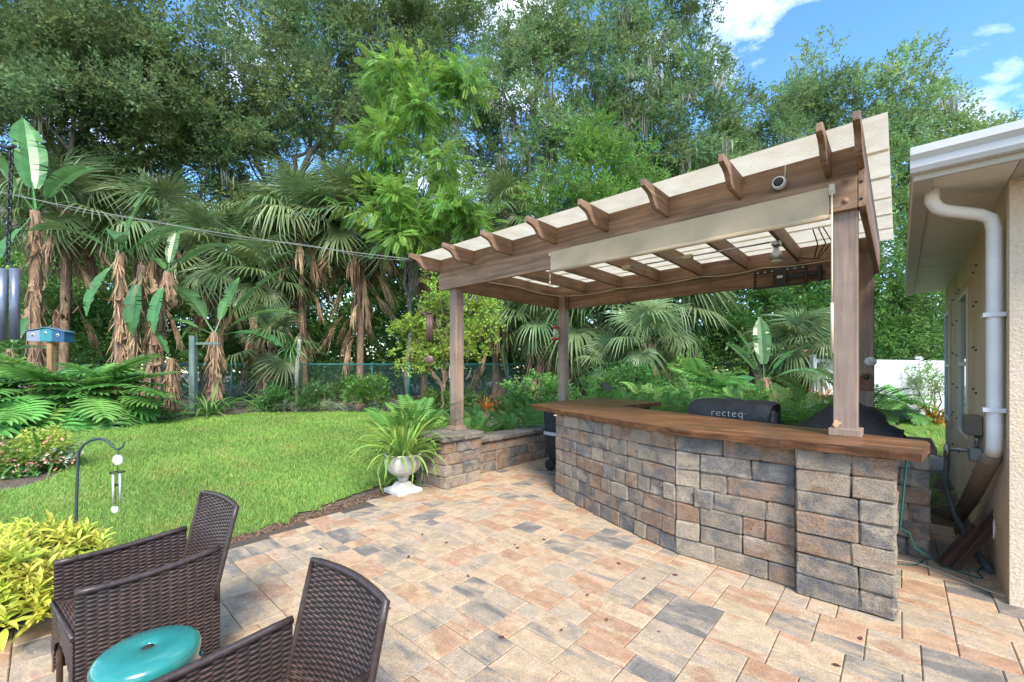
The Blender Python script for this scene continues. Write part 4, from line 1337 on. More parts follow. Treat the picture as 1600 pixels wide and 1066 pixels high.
def cloud(name, blobs, mat, templates, size, dens, tint, parent=None, sub=1.0, droop=0.0, seed=0, fill=.55, up=.5):
    """leaf sprays gathered in clumps inside ellipsoid blobs (centre, rx, ry, rz)"""
    q = np.random.default_rng(seed)
    VV = []; CC = []
    for (c, rx, ry, rz) in blobs:
        area = math.pi * (rx * rz + rx * ry + ry * rz) / 3
        nc = max(3, int(area / (sub * sub) * 1.35))
        d = unit(q.normal(size=(nc, 3))); r = q.random((nc, 1)) ** (fill)
        cc = d * r * np.array([rx, ry, rz]) + np.array(c)
        per_c = max(5, int(dens * KD * sub * sub / (size * size)))
        shade = q.uniform(.72, 1.28, nc); huez = q.uniform(-1, 1, nc)
        cs = sub * q.uniform(.65, 1.35, nc)
        idx = np.repeat(np.arange(nc), per_c)
        n = len(idx)
        dd = unit(q.normal(size=(n, 3)) * np.array([1, 1, .75]))
        rr = q.random((n, 1)) ** .5
        pos = cc[idx] + dd * rr * cs[idx, None] * np.array([1, 1, .62])
        grow = dd + d[idx] * .5 + np.array([0, 0, up - droop]) + q.normal(0, .35, (n, 3))
        nor = np.array([0, 0, 1.0]) + dd * .5 + q.normal(0, .45, (n, 3))
        fr = frames(grow, nor)
        s_ = size * q.uniform(.7, 1.3, n)
        tsel = q.integers(0, len(templates), n)
        for k, T in enumerate(templates):
            m_ = tsel == k
            if not m_.any(): continue
            VV.append(soup(T, pos[m_], fr[m_], s_[m_]))
            L_ = shade[idx[m_]] * q.uniform(.75, 1.25, m_.sum())
            hz = huez[idx[m_]] * .12 + q.normal(0, .06, m_.sum())
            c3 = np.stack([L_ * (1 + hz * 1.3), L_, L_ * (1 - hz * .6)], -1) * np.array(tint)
            CC.append(np.repeat(c3, T.shape[0] * 3, axis=0))
    V = np.concatenate(VV); C = np.concatenate(CC)
    if parent is not None:
        Mi = np.array(world_of(parent).inverted()); V = V @ Mi[:3, :3].T + Mi[:3, 3]
    me = np_mesh(name, V, np.arange(len(V)).reshape(-1, 3), mat, C)
    return link(name, me, parent)

M['oakleaf'] = leafy('oak_leaves', (.165, .225, .105), .12, .48, True, .5, .012)
M['brightleaf'] = leafy('bright_leaves', (.15, .31, .06), .1, .38, True, .45, .01)
M['midleaf'] = leafy('mid_green_leaves', (.10, .21, .05), .15, .34, True, .42, .015)
M['yelleaf'] = leafy('yellow_green_leaves', (.27, .34, .06), .1, .38, True, .45, .01)
def bark(name, a, b_):
    m, t, b = mat_new(name)
    v = coords(t, 'Object', (5, 5, 1.2), True); f = noise(t, v, 2.2, 6, .7, .4)
    t.links.new(ramp(t, f, [(.3, a), (.7, b_)]), b.inputs['Base Color']); b.inputs['Roughness'].default_value = .95
    bump(t, b, f, .9, .05)
    return m
M['bark'] = bark('grey_bark', (.055, .046, .038), (.20, .175, .15))
M['bark2'] = bark('fibrous_brown_bark', (.09, .055, .035), (.34, .22, .14))
M['moss'] = leafy('spanish_moss', (.33, .35, .28), .1, .3, True, .9, .0, .1)

def limb_pts(a, b, q, n=6, sag=.0, wob=.06):
    a = Vector(a); b = Vector(b); L_ = (b - a).length
    o = []
    for i in range(n + 1):
        t = i / n
        p = a.lerp(b, t) + Vector((q.uniform(-1, 1), q.uniform(-1, 1), q.uniform(-1, 1))) * L_ * wob * math.sin(math.pi * t)
        p.z += sag * L_ * math.sin(math.pi * t)
        o.append(p)
    return o

def tree(name, label, cat, base, lean, trunk_r, blobs, leaf, templates, size, dens, tint, sub=1.1, droop=0, seed=0, group=None, moss=0, fill=.55, up=.5, fork=.45, bark_='bark', twigs=3):
    q = random.Random(seed)
    rt = empty(name, (base[0], base[1], 0), 0, label, cat, group)
    zmin = min(b[0][2] for b in blobs); zc = sum(b[0][2] for b in blobs) / len(blobs)
    fork_p = Vector((base[0] + lean[0], base[1] + lean[1], max(1.0, zc * fork)))
    mb = MB()
    tp = limb_pts((base[0], base[1], -.1), fork_p, q, 7, 0, .05)
    mb.tube(tp, [trunk_r * (1.35 if i == 0 else 1 - .35 * i / 7) for i in range(8)], 9)
    tips = []
    for (c, rx, ry, rz) in blobs:
        st = tp[q.choice([5, 6, 7, 7])]
        lp = limb_pts(st, c, q, 7, .05, .07)
        r0 = trunk_r * q.uniform(.42, .6)
        mb.tube(lp, [r0 * (1 - .8 * i / 7) + .012 for i in range(8)], 6, False)
        for k in range(twigs):
            s_ = lp[q.choice([3, 4, 5, 6, 7])]
            e = Vector(c) + Vector((q.uniform(-1, 1) * rx, q.uniform(-1, 1) * ry, q.uniform(-.7, .9) * rz)) * .9
            l2 = limb_pts(s_, e, q, 5, .04, .09)
            mb.tube(l2, [r0 * .32 * (1 - .8 * i / 5) + .008 for i in range(6)], 5, False)
            tips += l2[1:]
        tips += lp[3:]
    mb.build('trunk', M[bark_], rt)
    cloud('crown', blobs, M[leaf], templates, size, dens, tint, rt, sub, droop, seed, fill, up)
    if moss:
        qn = np.random.default_rng(seed + 50)
        V = []
        for i in range(moss):
            p = np.array(tips[qn.integers(len(tips))])
            n = int(qn.integers(14, 34)); L_ = qn.uniform(.5, 1.9); w_ = qn.uniform(.1, .3)
            for k in range(n):
                a = p + np.array([qn.normal(0, w_), qn.normal(0, w_), qn.normal(0, .08)])
                l = L_ * qn.uniform(.4, 1.0); wd = qn.uniform(.02, .05); an = qn.uniform(0, math.pi)
                s_ = np.array([math.cos(an), math.sin(an), 0]) * wd
                m_ = a + np.array([qn.normal(0, .05), qn.normal(0, .05), -l * .5]); e = m_ + np.array([qn.normal(0, .05), qn.normal(0, .05), -l * .5])
                V += [a, m_ + s_, m_ - s_, m_ + s_, e, m_ - s_]
        V = np.array(V); C = np.repeat(qn.uniform(.7, 1.2, (len(V) // 6, 1)), 6, axis=0) * np.ones((1, 3))
        V = V - np.array([base[0], base[1], 0])
        tag(link('moss', np_mesh('moss', V, np.arange(len(V)).reshape(-1, 3), M['moss'], C), rt), kind='stuff')
    return rt

def B(px, py, d, rpx, rpz, dy=None):
    """blob from photo position, depth and pixel radii"""
    c = atd(px, py, d); k = d / F
    return ((c.x, c.y, c.z), rpx * k, (dy if dy else rpx * k * .8), rpz * k)

def gx(px, d): return ((px - 800) / F * d, d)
OAK = (.95, 1.0, .95)
tree('oak_tree', 'large dark oak with spreading limbs above the banana plants', 'tree', gx(40, 23), (.8, .5), .42,
     [B(30, 70, 22, 150, 110), B(180, 40, 22, 150, 90), B(120, 150, 21, 130, 80), B(-60, 190, 22, 110, 90), B(250, 130, 23, 110, 80)],
     'oakleaf', SP_OAK, .62, 1.1, (.92, 1.05, .92), 1.0, 0, 1, 'mature oaks behind the fence', 14)
tree('oak_tree', 'leaning oak with forked dark limbs behind the tall palms', 'tree', gx(330, 25), (-1.6, .3), .36,
     [B(200, 250, 24, 110, 70), B(330, 230, 25, 100, 80), B(260, 180, 26, 120, 70), B(120, 280, 25, 90, 55), B(390, 310, 26, 80, 60), B(70, 330, 27, 100, 60)],
     'oakleaf', SP_OAK, .6, 1.0, (.95, 1.05, .9), .9, 0, 2, 'mature oaks behind the fence', 44, .6)
tree('oak_tree', 'tall dense oak with a dark crown above the lawn', 'tree', gx(450, 27), (-1, .3), .40,
     [B(430, 60, 26, 110, 90), B(560, 40, 26, 120, 80), B(500, 160, 26, 110, 80), B(640, 110, 27, 90, 80), B(400, 190, 27, 80, 60), B(590, 210, 27, 80, 70), B(680, 30, 27, 90, 60)],
     'oakleaf', SP_OAK, .6, 1.0, (.95, 1.05, .92), .95, 0, 3, 'mature oaks behind the fence', 16)
tree('oak_tree', 'silvery oak hung with spanish moss above the pergola', 'tree', gx(850, 25), (.3, .3), .36,
     [B(780, 120, 25, 70, 100), B(850, 60, 25, 60, 90), B(940, 60, 25, 90, 90), B(1050, 20, 25, 70, 40), B(960, 160, 25, 90, 70), B(1070, 120, 25, 70, 60), B(860, 210, 25, 90, 70), B(1050, 210, 26, 80, 60), B(740, 230, 26, 70, 80)],
     'oakleaf', SP_OAK, .58, 1.05, (1.05, 1.18, 1.05), .85, 0, 4, 'mature oaks behind the fence', 110, .58)
tree('oak_tree', 'farther grey green oak showing over the pergola roof', 'tree', gx(1190, 30), (.5, .5), .35,
     [B(1140, 210, 29, 70, 70), B(1220, 190, 30, 70, 60), B(1290, 140, 30, 55, 60), B(1330, 210, 30, 60, 70), B(1200, 270, 30, 90, 60), B(1100, 280, 29, 70, 60), B(1010, 270, 29, 70, 60)],
     'oakleaf', SP_OAK, .62, 1.05, (1.0, 1.18, 1.0), 1.0, 0, 5, 'mature oaks behind the fence', 30, .58)
tree('oak_tree', 'upright oak growing beside the house eave', 'tree', gx(1430, 27), (.3, .3), .33,
     [B(1410, 140, 27, 50, 50), B(1450, 190, 27, 55, 60), B(1390, 230, 27, 70, 70), B(1440, 280, 26, 60, 60), B(1540, 215, 27, 60, 25), B(1400, 330, 26, 60, 60)],
     'oakleaf', SP_OAK, .57, .9, (1.15, 1.3, 1.0), .9, 0, 6, 'mature oaks behind the fence', 8, .58)
tree('chinaberry_tree', 'bright green feathery leaved tree rising over the palms', 'tree', gx(640, 19), (.2, -.3), .13,
     [B(725, 118, 18, 42, 34), B(640, 130, 18.4, 60, 36), B(660, 175, 18, 50, 26), B(615, 235, 18, 55, 50), B(680, 270, 17.6, 55, 28), B(610, 320, 17.4, 62, 36), B(700, 325, 17.2, 58, 34), B(735, 350, 17, 30, 18), B(640, 370, 17, 40, 22)],
     'brightleaf', SP_PIN, .58, 1.35, (1.1, 1.05, 1.0), .62, .55, 7, None, 0, .6, .25, .62)
tree('camphor_tree', 'fresh green rounded tree standing behind the pergola roof', 'tree', gx(940, 20), (.1, 0), .15,
     [B(925, 225, 20, 55, 40), B(960, 260, 19.6, 60, 45), B(900, 290, 19.5, 55, 42), B(1000, 300, 19.5, 60, 42), B(950, 330, 19, 70, 40), B(860, 320, 19.6, 50, 36)],
     'brightleaf', SP_LAN, .48, .85, (.85, .90, .9), .62, .1, 8)
tree('laurel_tree', 'dense dark green tree behind the white fence and bar', 'tree', gx(1180, 17), (.1, 0), .16,
     [B(1120, 475, 16.6, 60, 45), B(1190, 450, 16.6, 60, 50), B(1150, 520, 16.4, 60, 45), B(1240, 480, 16.5, 60, 50), B(1220, 540, 16.4, 50, 40), B(1290, 440, 16.8, 60, 60), B(1100, 400, 17.5, 70, 50), B(1220, 390, 17.5, 80, 50)],
     'midleaf', SP_BIG, .48, 1.0, (.95, 1.05, .95), .62, .1, 9, None, 0, .55, .4, .3)
tree('laurel_tree', 'light green tree growing between the right pergola post and house', 'tree', gx(1420, 16.5), (.1, 0), .15,
     [B(1390, 430, 16.4, 60, 60), B(1440, 380, 16.6, 55, 60), B(1420, 490, 16, 60, 50), B(1370, 500, 16.2, 45, 50), B(1470, 470, 16, 40, 60), B(1460, 540, 15.6, 50, 30), B(1390, 540, 15.8, 50, 30)],
     'brightleaf', SP_LAN, .46, .95, (.80, .85, 1.0), .6, .3, 10, None, 0, .55, .3, .3)
tree('crape_myrtle', 'yellow green young tree with thin stems beside the fence gate', 'tree', gx(690, 14.5), (.1, 0), .06,
     [B(640, 510, 14.3, 40, 24), B(690, 480, 14.4, 42, 30), B(740, 510, 14.3, 36, 30), B(660, 560, 14.2, 40, 26), B(720, 545, 14.2, 40, 28), B(690, 450, 14.4, 26, 20), B(760, 480, 14.6, 26, 30)],
     'yelleaf', SP_RND, .30, .55, (.95, 1.0, .9), .38, .1, 11, None, 0, .6, .4, .35, 'bark2')
for k, (px, py, rp, rz_, lb) in enumerate(((150, 430, 120, 80, 'leafy understory tree behind the banana stems'), (420, 450, 110, 70, 'leafy understory tree behind the drooping palms'), (640, 450, 100, 70, 'leafy understory tree behind the skirted palm'), (830, 430, 90, 60, 'leafy understory tree behind the pergola roof edge'))):
    tree('understory_tree', lb, 'tree', gx(px, 24), (.2, 0), .12, [B(px - rp * .5, py, 23.5, rp * .6, rz_), B(px + rp * .5, py - 15, 24, rp * .6, rz_), B(px, py + 60, 23, rp * .8, rz_ * .7)],
         'midleaf', SP_BIG, .62, .75, (1.1, 1.1, .95), .9, .1, 30 + k, 'understory trees behind the fence', 0, .55, .4, .4)
# distant woodland closing the view, one mass
q = np.random.default_rng(70)
bl = []
for i in range(34):
    px = -140 + i * 56 + q.uniform(-20, 20)
    bl.append(B(px, q.uniform(480, 545), q.uniform(30, 36), 60, q.uniform(50, 80), 2.0)); bl.append(B(px + 20, q.uniform(555, 585), q.uniform(27, 30), 50, 32, 1.5))
    if px < 1350: bl.append(B(px, q.uniform(350, 450), q.uniform(34, 40), 60, 60, 2.0))
fw = cloud('woodland', bl, M['midleaf'], SP_BIG, 1.3, 1.0, (1.05, 1.05, .95), None, 1.7, 0, 71)
tag(fw, 'distant green woodland beyond the fence', 'woodland', None, 'stuff')

# ------------------------------------------------------------------ single leaf meshes shared by the plants
def mesh_tris(name, tris, mat):
    V = np.array(tris, dtype=float).reshape(-1, 3)
    return np_mesh(name, V, np.arange(len(V)).reshape(-1, 3), mat)

def strip(P_, W_, up=np.array([0, 0, 1.0]), fold=0.0):
    """ribbon along points P_ with half widths W_, folded along its middle"""
    P_ = [np.array(p, float) for p in P_]; t = []
    rows = []
    for i, p in enumerate(P_):
        d = P_[min(i + 1, len(P_) - 1)] - P_[max(i - 1, 0)]; d = d / (np.linalg.norm(d) + 1e-9)
        s_ = np.cross(d, up); s_ = s_ / (np.linalg.norm(s_) + 1e-9); n_ = np.cross(s_, d)
        rows.append((p + s_ * W_[i] + n_ * fold * W_[i], p, p - s_ * W_[i] + n_ * fold * W_[i]))
    for a, b in zip(rows[:-1], rows[1:]):
        for j in (0, 1): t += [[a[j], a[j + 1], b[j + 1]], [a[j], b[j + 1], b[j]]]
    return t

def fan_frond(seed, pet=1.15, Rr=1.15, nseg=34, droop=.55, mat='palm', ang=150, narrow=1.0):
    """palmetto leaf: stalk along +y, pleated fan with drooping tips"""
    q = random.Random(seed); t = []
    pp = [(0, pet * i / 6, .10 * math.sin(i / 6 * 1.5) * pet - .10 * (i / 6) ** 2) for i in range(7)]
    t += strip(pp, [.035, .022, .018, .016, .015, .014, .012])
    hub = np.array(pp[-1])
    for i in range(nseg):
        a = R(-ang + 2 * ang * i / (nseg - 1)) + q.uniform(-.03, .03)
        L_ = Rr * (1.0 - .22 * (abs(a) / R(ang)) ** 2) * q.uniform(.9, 1.05)
        dx, dy = math.sin(a), math.cos(a)
        P_ = []; W_ = []
        dr = droop * q.uniform(.7, 1.4)
        for k, (f, w_) in enumerate(((0, .006), (.28, .030), (.52, .034), (.76, .022), (1.0, .002))):
            x = dx * L_ * f * (1 - .12 * f * dr); y = dy * L_ * f * (1 - .12 * f * dr)
            z = .12 * f - dr * L_ * max(0, f - .35) ** 1.7 * 1.15
            P_.append(hub + np.array([x, y, z - .25 * f * max(0, dy) * L_ * .5]))
            W_.append(w_ * narrow)
        t += strip(P_, W_, fold=.6)
    return mesh_tris('frond', t, M[mat])

M['palm'] = leafy('palm_frond', (.165, .245, .10), .35, .25, False, .38, .03)
M['deadpalm'] = leafy('dead_palm_frond', (.36, .25, .16), .3, .2, False, .9, .02, .1)
FANS = [fan_frond(s, 1.1, 1.25, 36, dr) for s, dr in ((1, .6), (2, .95), (3, 1.3), (4, .8))]
def dead_frond(seed):
    q = random.Random(seed); t = []
    t += strip([(0, i * .15, 0) for i in range(6)], [.03, .02, .015, .013, .012, .01])
    for i in range(22):
        a = q.uniform(-.5, .5); L_ = q.uniform(.6, 1.15)
        P_ = [np.array([math.sin(a) * .25 * f * L_ + q.uniform(-.02, .02), .72 + L_ * f * math.cos(a * .6), q.uniform(-.10, .10) * f + .05 * math.sin(f * 4)]) for f in (0, .35, .7, 1.0)]
        t += strip(P_, [.008, .022, .016, .003], up=np.array([q.uniform(-.6, .6), 0, 1.0]), fold=.5)
    return mesh_tris('dead_frond', t, M['deadpalm'])
DEADS = [dead_frond(s) for s in (11, 12, 13)]

def put(name, me, parent, loc, az, el, roll=0.0, s_=1.0, inv=None):
    """leaf mesh (+y growth) at a world point with compass az (radians) and elevation el"""
    Mx = Matrix.Translation(Vector(loc)) @ Matrix.Rotation(az, 4, 'Z') @ Matrix.Rotation(el, 4, 'X') @ Matrix.Rotation(roll, 4, 'Y') @ Matrix.Scale(s_, 4)
    return link(name, me, parent, world_of(parent).inverted() @ Mx)

def palm(label, px, py, d, s_=1.0, green=20, dead=14, seed=1, lean=.0, tr=.17, group='cabbage palms along the fence', skirt=1.0, name='cabbage_palm'):
    q = random.Random(seed)
    c = atd(px, py, d)
    rt = empty(name, (c.x - lean, c.y, 0), 0, label, 'palm', group)
    mb = MB()
    n = 12
    tp = [Vector((c.x - lean * (1 - i / n) ** 1.5, c.y, -.05 + (c.z + .02) * i / n)) for i in range(n + 1)]
    mb.tube(tp, [tr * q.uniform(.92, 1.08) * (1.25 if i < 1 else 1) * (1 + .5 * skirt * max(0, i / n - .55)) for i in range(n + 1)], 10)
    mb.build('trunk', M['bark2'], rt)
    # crossed leaf bases (boots) on the upper trunk
    bt = MB()
    for k in range(26):
        z = c.z * q.uniform(.42, .98); a = q.uniform(0, 6.28); r_1 = tr * 1.05
        p0 = Vector((c.x, c.y, z)) + Vector((math.cos(a) * r_1, math.sin(a) * r_1, 0))
        p1 = p0 + Vector((math.cos(a + q.uniform(-.8, .8)) * .16, math.sin(a) * .16, q.uniform(.18, .34)))
        bt.tube([p0, p1], [.05, .022], 4)
    tag(bt.build('leaf_bases', M['bark2'], rt), kind='stuff')
    for i in range(green):
        az = i * 2.399 + q.uniform(-.3, .3)
        f = i / max(1, green - 1)
        el = R(80 - 138 * f + q.uniform(-12, 12))
        put('frond', FANS[q.randrange(4)], rt, (c.x, c.y, c.z + .12 * q.random()), az, el, q.uniform(-.25, .25), s_ * q.uniform(.85, 1.12))
    for i in range(dead):
        az = i * 2.399 + q.uniform(-.3, .3)
        zd = c.z - .05 if i % 3 or skirt == 0 else c.z * q.uniform(.5, .95)
        put('dead_frond', DEADS[q.randrange(3)], rt, (c.x + .1 * math.sin(-az), c.y + .1 * math.cos(az), zd), az, R(q.uniform(-86, -52)), q.uniform(-.5, .5), s_ * q.uniform(.85, 1.45))
    return rt
PALMS = [
    ('tall palm with a thick brown skirt behind the fence gate', 565, 345, 20.5, 1.30, 26, 26, 1, .1),
    ('tall palm with drooping fronds left of the skirted palm', 470, 345, 20, 1.22, 24, 18, 2, -.2),
    ('dark crowned palm behind the tallest banana plant', 105, 330, 18.5, 1.20, 18, 10, 3, .2),
    ('palm with spread fronds behind the young banana plant', 345, 400, 19, 1.15, 22, 12, 4, .1),
    ('palm directly behind the left end of the pergola roof', 665, 385, 22, 1.2, 20, 12, 5, .1),
    ('far palm showing above the pergola rafters', 790, 330, 25, 1.15, 18, 6, 6, .0),
    ('low palm with a ragged skirt behind the rear left pergola post', 850, 500, 17, 1.0, 16, 14, 7, .1),
    ('broad low palm seen through the pergola opening', 940, 505, 16, 1.15, 20, 12, 8, .1),
    ('palm with pale arching fronds behind the bar', 1030, 480, 15.5, 1.15, 22, 8, 9, .0),
    ('short palm with a shaggy skirt beside the white fence', 1248, 545, 12.2, .62, 14, 16, 10, .0),
    ('palm with hanging fronds over the chain link fence', 250, 350, 20, 1.1, 18, 8, 12, .0),
    ('small palm standing between the gate and rear post', 775, 470, 18.5, 1.0, 16, 10, 13, .0),
    ('drooping palm behind the wooden post with air plant', 410, 440, 19, 1.0, 18, 16, 14, .1),
]
for (lb, px, py, d, s_, g_, dd_, sd_, ln) in PALMS: palm(lb, px, py, d, s_ * 1.08, int(g_ * 1.45), int(dd_ * 2.3), sd_, ln)
palm('stemless blue green palmetto in front of the fence behind the bar', 955, 570, 13.5, .62, 12, 0, 21, 0, .06, None, 0, 'palmetto')
palm('yellowish palmetto leaning over the ferns behind the bar', 1012, 535, 13, .80, 12, 6, 22, 0, .07, None, 0, 'palmetto')
palm('palmetto with one big fan beside the young banana plant', 425, 540, 16.9, .95, 9, 2, 23, 0, .07, None, 0, 'palmetto')

# banana / bird of paradise
M['banana'] = leafy('banana_leaf', (.09, .22, .07), .25, .35, False, .32, .02, .5)
M['bananadead'] = leafy('dry_banana_leaf', (.42, .29, .18), .3, .25, False, .9, .02, .1)
def banana_leaf(seed, L_=1.8, W_=.30, pet=.8, bend=1.0, mat='banana', tears=2):
    q = random.Random(seed); t = []
    n = 12
    mid = []
    x = y = z = 0; a = 0
    pts_ = [(0, 0, 0)]
    seg = (L_ + pet) / (n + 4)
    for i in range(n + 4):
        if i > 3: a -= bend * .115 * (i / (n + 4))
        y += seg * math.cos(a); z += seg * math.sin(a); pts_.append((0, y, z))
    t += strip(pts_[:6], [.035, .03, .024, .02, .017, .014], fold=.8)
    bl_ = pts_[4:]
    m_ = len(bl_)
    for sg in (-1, 1):
        cut = set(q.sample(range(2, m_ - 2), tears))
        for i in range(m_ - 1):
            def wdt(f): return W_ * (math.sin(math.pi * min(1, f * .93 + .05)) ** .55) * (1 if f < .75 else 1 - ((f - .75) / .25) ** 2 * .8)
            f0, f1 = i / (m_ - 1), (i + 1) / (m_ - 1)
            p0, p1 = np.array(bl_[i]), np.array(bl_[i + 1])
            w0, w1 = wdt(f0), wdt(f1)
            e = .02 if i in cut else 0
            u0 = p0 + np.array([sg * w0, e * 2, w0 * .28 + q.uniform(-.015, .015)]); u1 = p1 + np.array([sg * w1, -e * 2, w1 * .28 + q.uniform(-.015, .015) - e * 2])
            h0 = p0 + np.array([sg * w0 * .5, e, w0 * .20]); h1 = p1 + np.array([sg * w1 * .5, -e, w1 * .20])
            t += [[p0, h0, h1], [p0, h1, p1], [h0, u0, u1], [h0, u1, h1]]
    return mesh_tris('leaf', t, M[mat])
BAN = [banana_leaf(s, 1.7, .27, .7, b_) for s, b_ in ((1, .5), (2, 1.0), (3, 1.6), (4, .2))]
BAND = [banana_leaf(s, 1.3, .16, .4, b_, 'bananadead', 4) for s, b_ in ((5, 2.0), (6, 2.6))]
def banana(label, px, py_top, d, leaves, dead=8, tr=.14, seed=1, s_=1.0, py_base=None, tilt=0, group='banana plants along the fence', name='banana_plant'):
    q = random.Random(seed)
    c = atd(px, py_top, d)
    rt = empty(name, (c.x - tilt, c.y, 0), 0, label, 'banana plant', group)
    n = 10; mb = MB()
    mb.tube([Vector((c.x - tilt * (1 - i / n), c.y, -.05 + (c.z + .05) * i / n)) for i in range(n + 1)], [tr * (1.25 - .45 * i / n) * q.uniform(.9, 1.1) for i in range(n + 1)], 9)
    mb.build('stem', M['bark2'], rt)
    sh = []
    for k in range(150):
        f = q.uniform(.10, 1.0); az = q.uniform(0, 6.28); r_1 = tr * (1.25 - .45 * f) * 1.02
        p0 = np.array([c.x - tilt * (1 - f) + r_1 * math.cos(az), c.y + r_1 * math.sin(az), c.z * f])
        o_ = np.array([math.cos(az), math.sin(az), 0]); l_ = q.uniform(.25, .75); fl = q.uniform(.02, .22); tw = q.uniform(-.16, .16)
        tn = np.array([-math.sin(az), math.cos(az), 0])
        sh += strip([p0, p0 + o_ * fl * .3 - np.array([0, 0, l_ * .35]) + tn * tw * .3, p0 + o_ * fl * .7 - np.array([0, 0, l_ * .7]) + tn * tw * .7, p0 + o_ * fl - np.array([0, 0, l_]) + tn * tw], [.016, .026, .020, .004], up=o_, fold=.5)
    so = mesh_tris('dry_sheath', np.array(sh) - np.array([c.x - tilt, c.y, 0]), M['bananadead'])
    tag(link('dry_sheath', so, rt), kind='stuff')
    for i, (az, el, k, ls) in enumerate(leaves):
        put('leaf', BAN[k], rt, (c.x, c.y, c.z - .1), R(az), R(el), q.uniform(-.3, .3), s_ * ls * 1.3)
    for i in range(dead):
        z = c.z * q.uniform(.35, 1.0); az = q.uniform(0, 6.28)
        f = z / max(c.z, .1)
        put('dry_leaf', BAND[q.randrange(2)], rt, (c.x - tilt * (1 - f) - .08 * math.sin(az), c.y + .08 * math.cos(az), z), az, R(q.uniform(-88, -65)), q.uniform(-.8, .8), s_ * q.uniform(.45, .85))
    return rt
# az: 0 grows away from the camera, 90 to photo left, -90 to photo right, 180 towards the camera
banana('tallest banana stem carrying two upright leaves near the chime', 55, 330, 15.5, [(60, 72, 3, 1.35), (140, 60, 3, 1.2), (-100, 45, 1, 1.0), (100, 20, 0, 1.2), (170, -60, 0, 1.0)], 16, .17, 1, 1.0)
banana('banana stem topped by a broad paddle leaf', 188, 395, 15.3, [(-20, 75, 3, .95), (-80, 35, 1, 1.0), (90, 30, 1, 1.1), (-140, 25, 2, .8), (160, -60, 0, .8)], 12, .16, 2)
banana('shaggy banana stem second in the row beside the paddle leaf one', 222, 415, 15.2, [(-60, 65, 3, .45), (120, 55, 0, .5), (180, -75, 0, .8)], 14, .15, 3, 1.0, None, .5)
banana('shaggy leaning banana stem nearest the green post', 262, 425, 15.0, [(10, 75, 3, .6), (-95, 35, 1, .9), (60, 40, 0, .5), (170, -70, 0, .7)], 14, .14, 4, 1.0, None, .9)
banana('young banana plant with arching leaves above the fence', 335, 520, 15.4, [(70, 50, 1, 1.15), (-70, 55, 0, 1.2), (-88, 30, 1, 1.0), (95, 25, 1, .85), (-100, 5, 1, .9), (-20, 70, 3, .8)], 7, .15, 5)
banana('low banana plant at the foot of the leaning stem', 268, 560, 14.6, [(-60, 70, 3, .5), (-100, 30, 2, .5), (80, 60, 3, .45), (170, 20, 2, .5)], 4, .12, 6, .9)
banana('broad leaved banana clump between the ferns and the white fence', 1195, 590, 11.0, [(-20, 72, 3, .75), (40, 65, 3, .7), (-75, 45, 1, .75), (-95, 20, 2, .8), (-120, 25, 2, .6), (95, 50, 0, .6), (120, 10, 2, .6), (-60, 5, 2, .7)], 3, .10, 7, .8)
banana('banana plant with wide low leaves under the large chime', 15, 545, 13.4, [(-95, 12, 1, .62), (80, 20, 1, .7), (-150, -10, 2, .6), (20, 60, 3, .5)], 1, .08, 8, .9)

# split-leaf philodendron
M['philo'] = leafy('philodendron_leaf', (.15, .36, .085), .25, .35, False, .35, .02, .45)
def philo_leaf(seed, L_=.75, W_=.42, pet=.75):
    q = random.Random(seed); t = []
    pp = [(0, pet * i / 6, -.10 * (i / 6) ** 2) for i in range(7)]
    t += strip(pp, [.016] * 4 + [.013] * 3)
    o = np.array(pp[-1])
    nl = 11
    ma = np.array([0, .60, -.80]); na = np.array([0, .80, .60])
    def midr(f): return o + ma * L_ * f - np.array([0, .10 * f * f * L_, .06 * f * f * L_])
    t += strip([midr(f) for f in np.linspace(0, 1, 7)], [.05, .055, .055, .05, .042, .03, .004], up=na, fold=.2)
    for sg in (-1, 1):
        for i in range(nl):
            f = -.05 + i / (nl - .6)
            b0 = midr(max(f, 0))
            wl = W_ * (math.sin(math.pi * (.22 + .72 * max(f, 0))) ** .7) * q.uniform(.85, 1.1)
            a = R(118 - 88 * f) if f > 0 else R(145)
            P_ = []
            for k, g in enumerate((0, .35, .7, 1.0)):
                P_.append(b0 + np.array([sg * wl * g * math.sin(a), 0, 0]) + ma * (wl * g * math.cos(a) * .9 + .14 * g * g * wl) + na * (.20 * wl * g - .34 * wl * g * g + q.uniform(-.02, .02) * g))
            t += strip(P_, [.032, .036, .028, .005], up=na, fold=.25)
    return mesh_tris('leaf', t, M['philo'])
PHI = [philo_leaf(s) for s in (1, 2, 3)]
def philo(label, x, y, rad, n, s_, seed, z=.0, h=.8):
    q = random.Random(seed)
    rt = empty('philodendron', (x, y, z), 0, label, 'philodendron')
    mb = MB(); mb.tube([(x, y, z - .05), (x + .05, y, z + .25), (x, y + .03, z + h * .5)], [.09, .08, .05], 8); mb.build('stem', M['bark2'], rt)
    for i in range(n):
        f = (i + .5) / n
        az = i * 2.399 + q.uniform(-.3, .3)
        r_1 = rad * .30 * math.sqrt(q.random()); a2 = q.uniform(0, 6.28)
        el = R(86 - 82 * f ** .8 + q.uniform(-7, 7))
        put('leaf', PHI[q.randrange(3)], rt, (x + r_1 * math.cos(a2), y + r_1 * math.sin(a2) * .7, z + h * q.uniform(.08, .38)), az, el, q.uniform(-.35, .35), s_ * q.uniform(.75, 1.12))
    return rt
p = at(70, 667); philo('huge split leaf philodendron under the blue birdhouse', p.x, p.y, 1.8, 84, 1.4, 1, 0, 1.3)
p = at(150, 664); philo('large split leaf philodendron at the foot of the banana stems', p.x, p.y, 1.7, 84, 1.32, 2, 0, 1.3)
p = at(-30, 670); philo('split leaf philodendron at the lawn edge under the large chime', p.x, p.y, 1.3, 40, 1.1, 3, 0, 1.0)
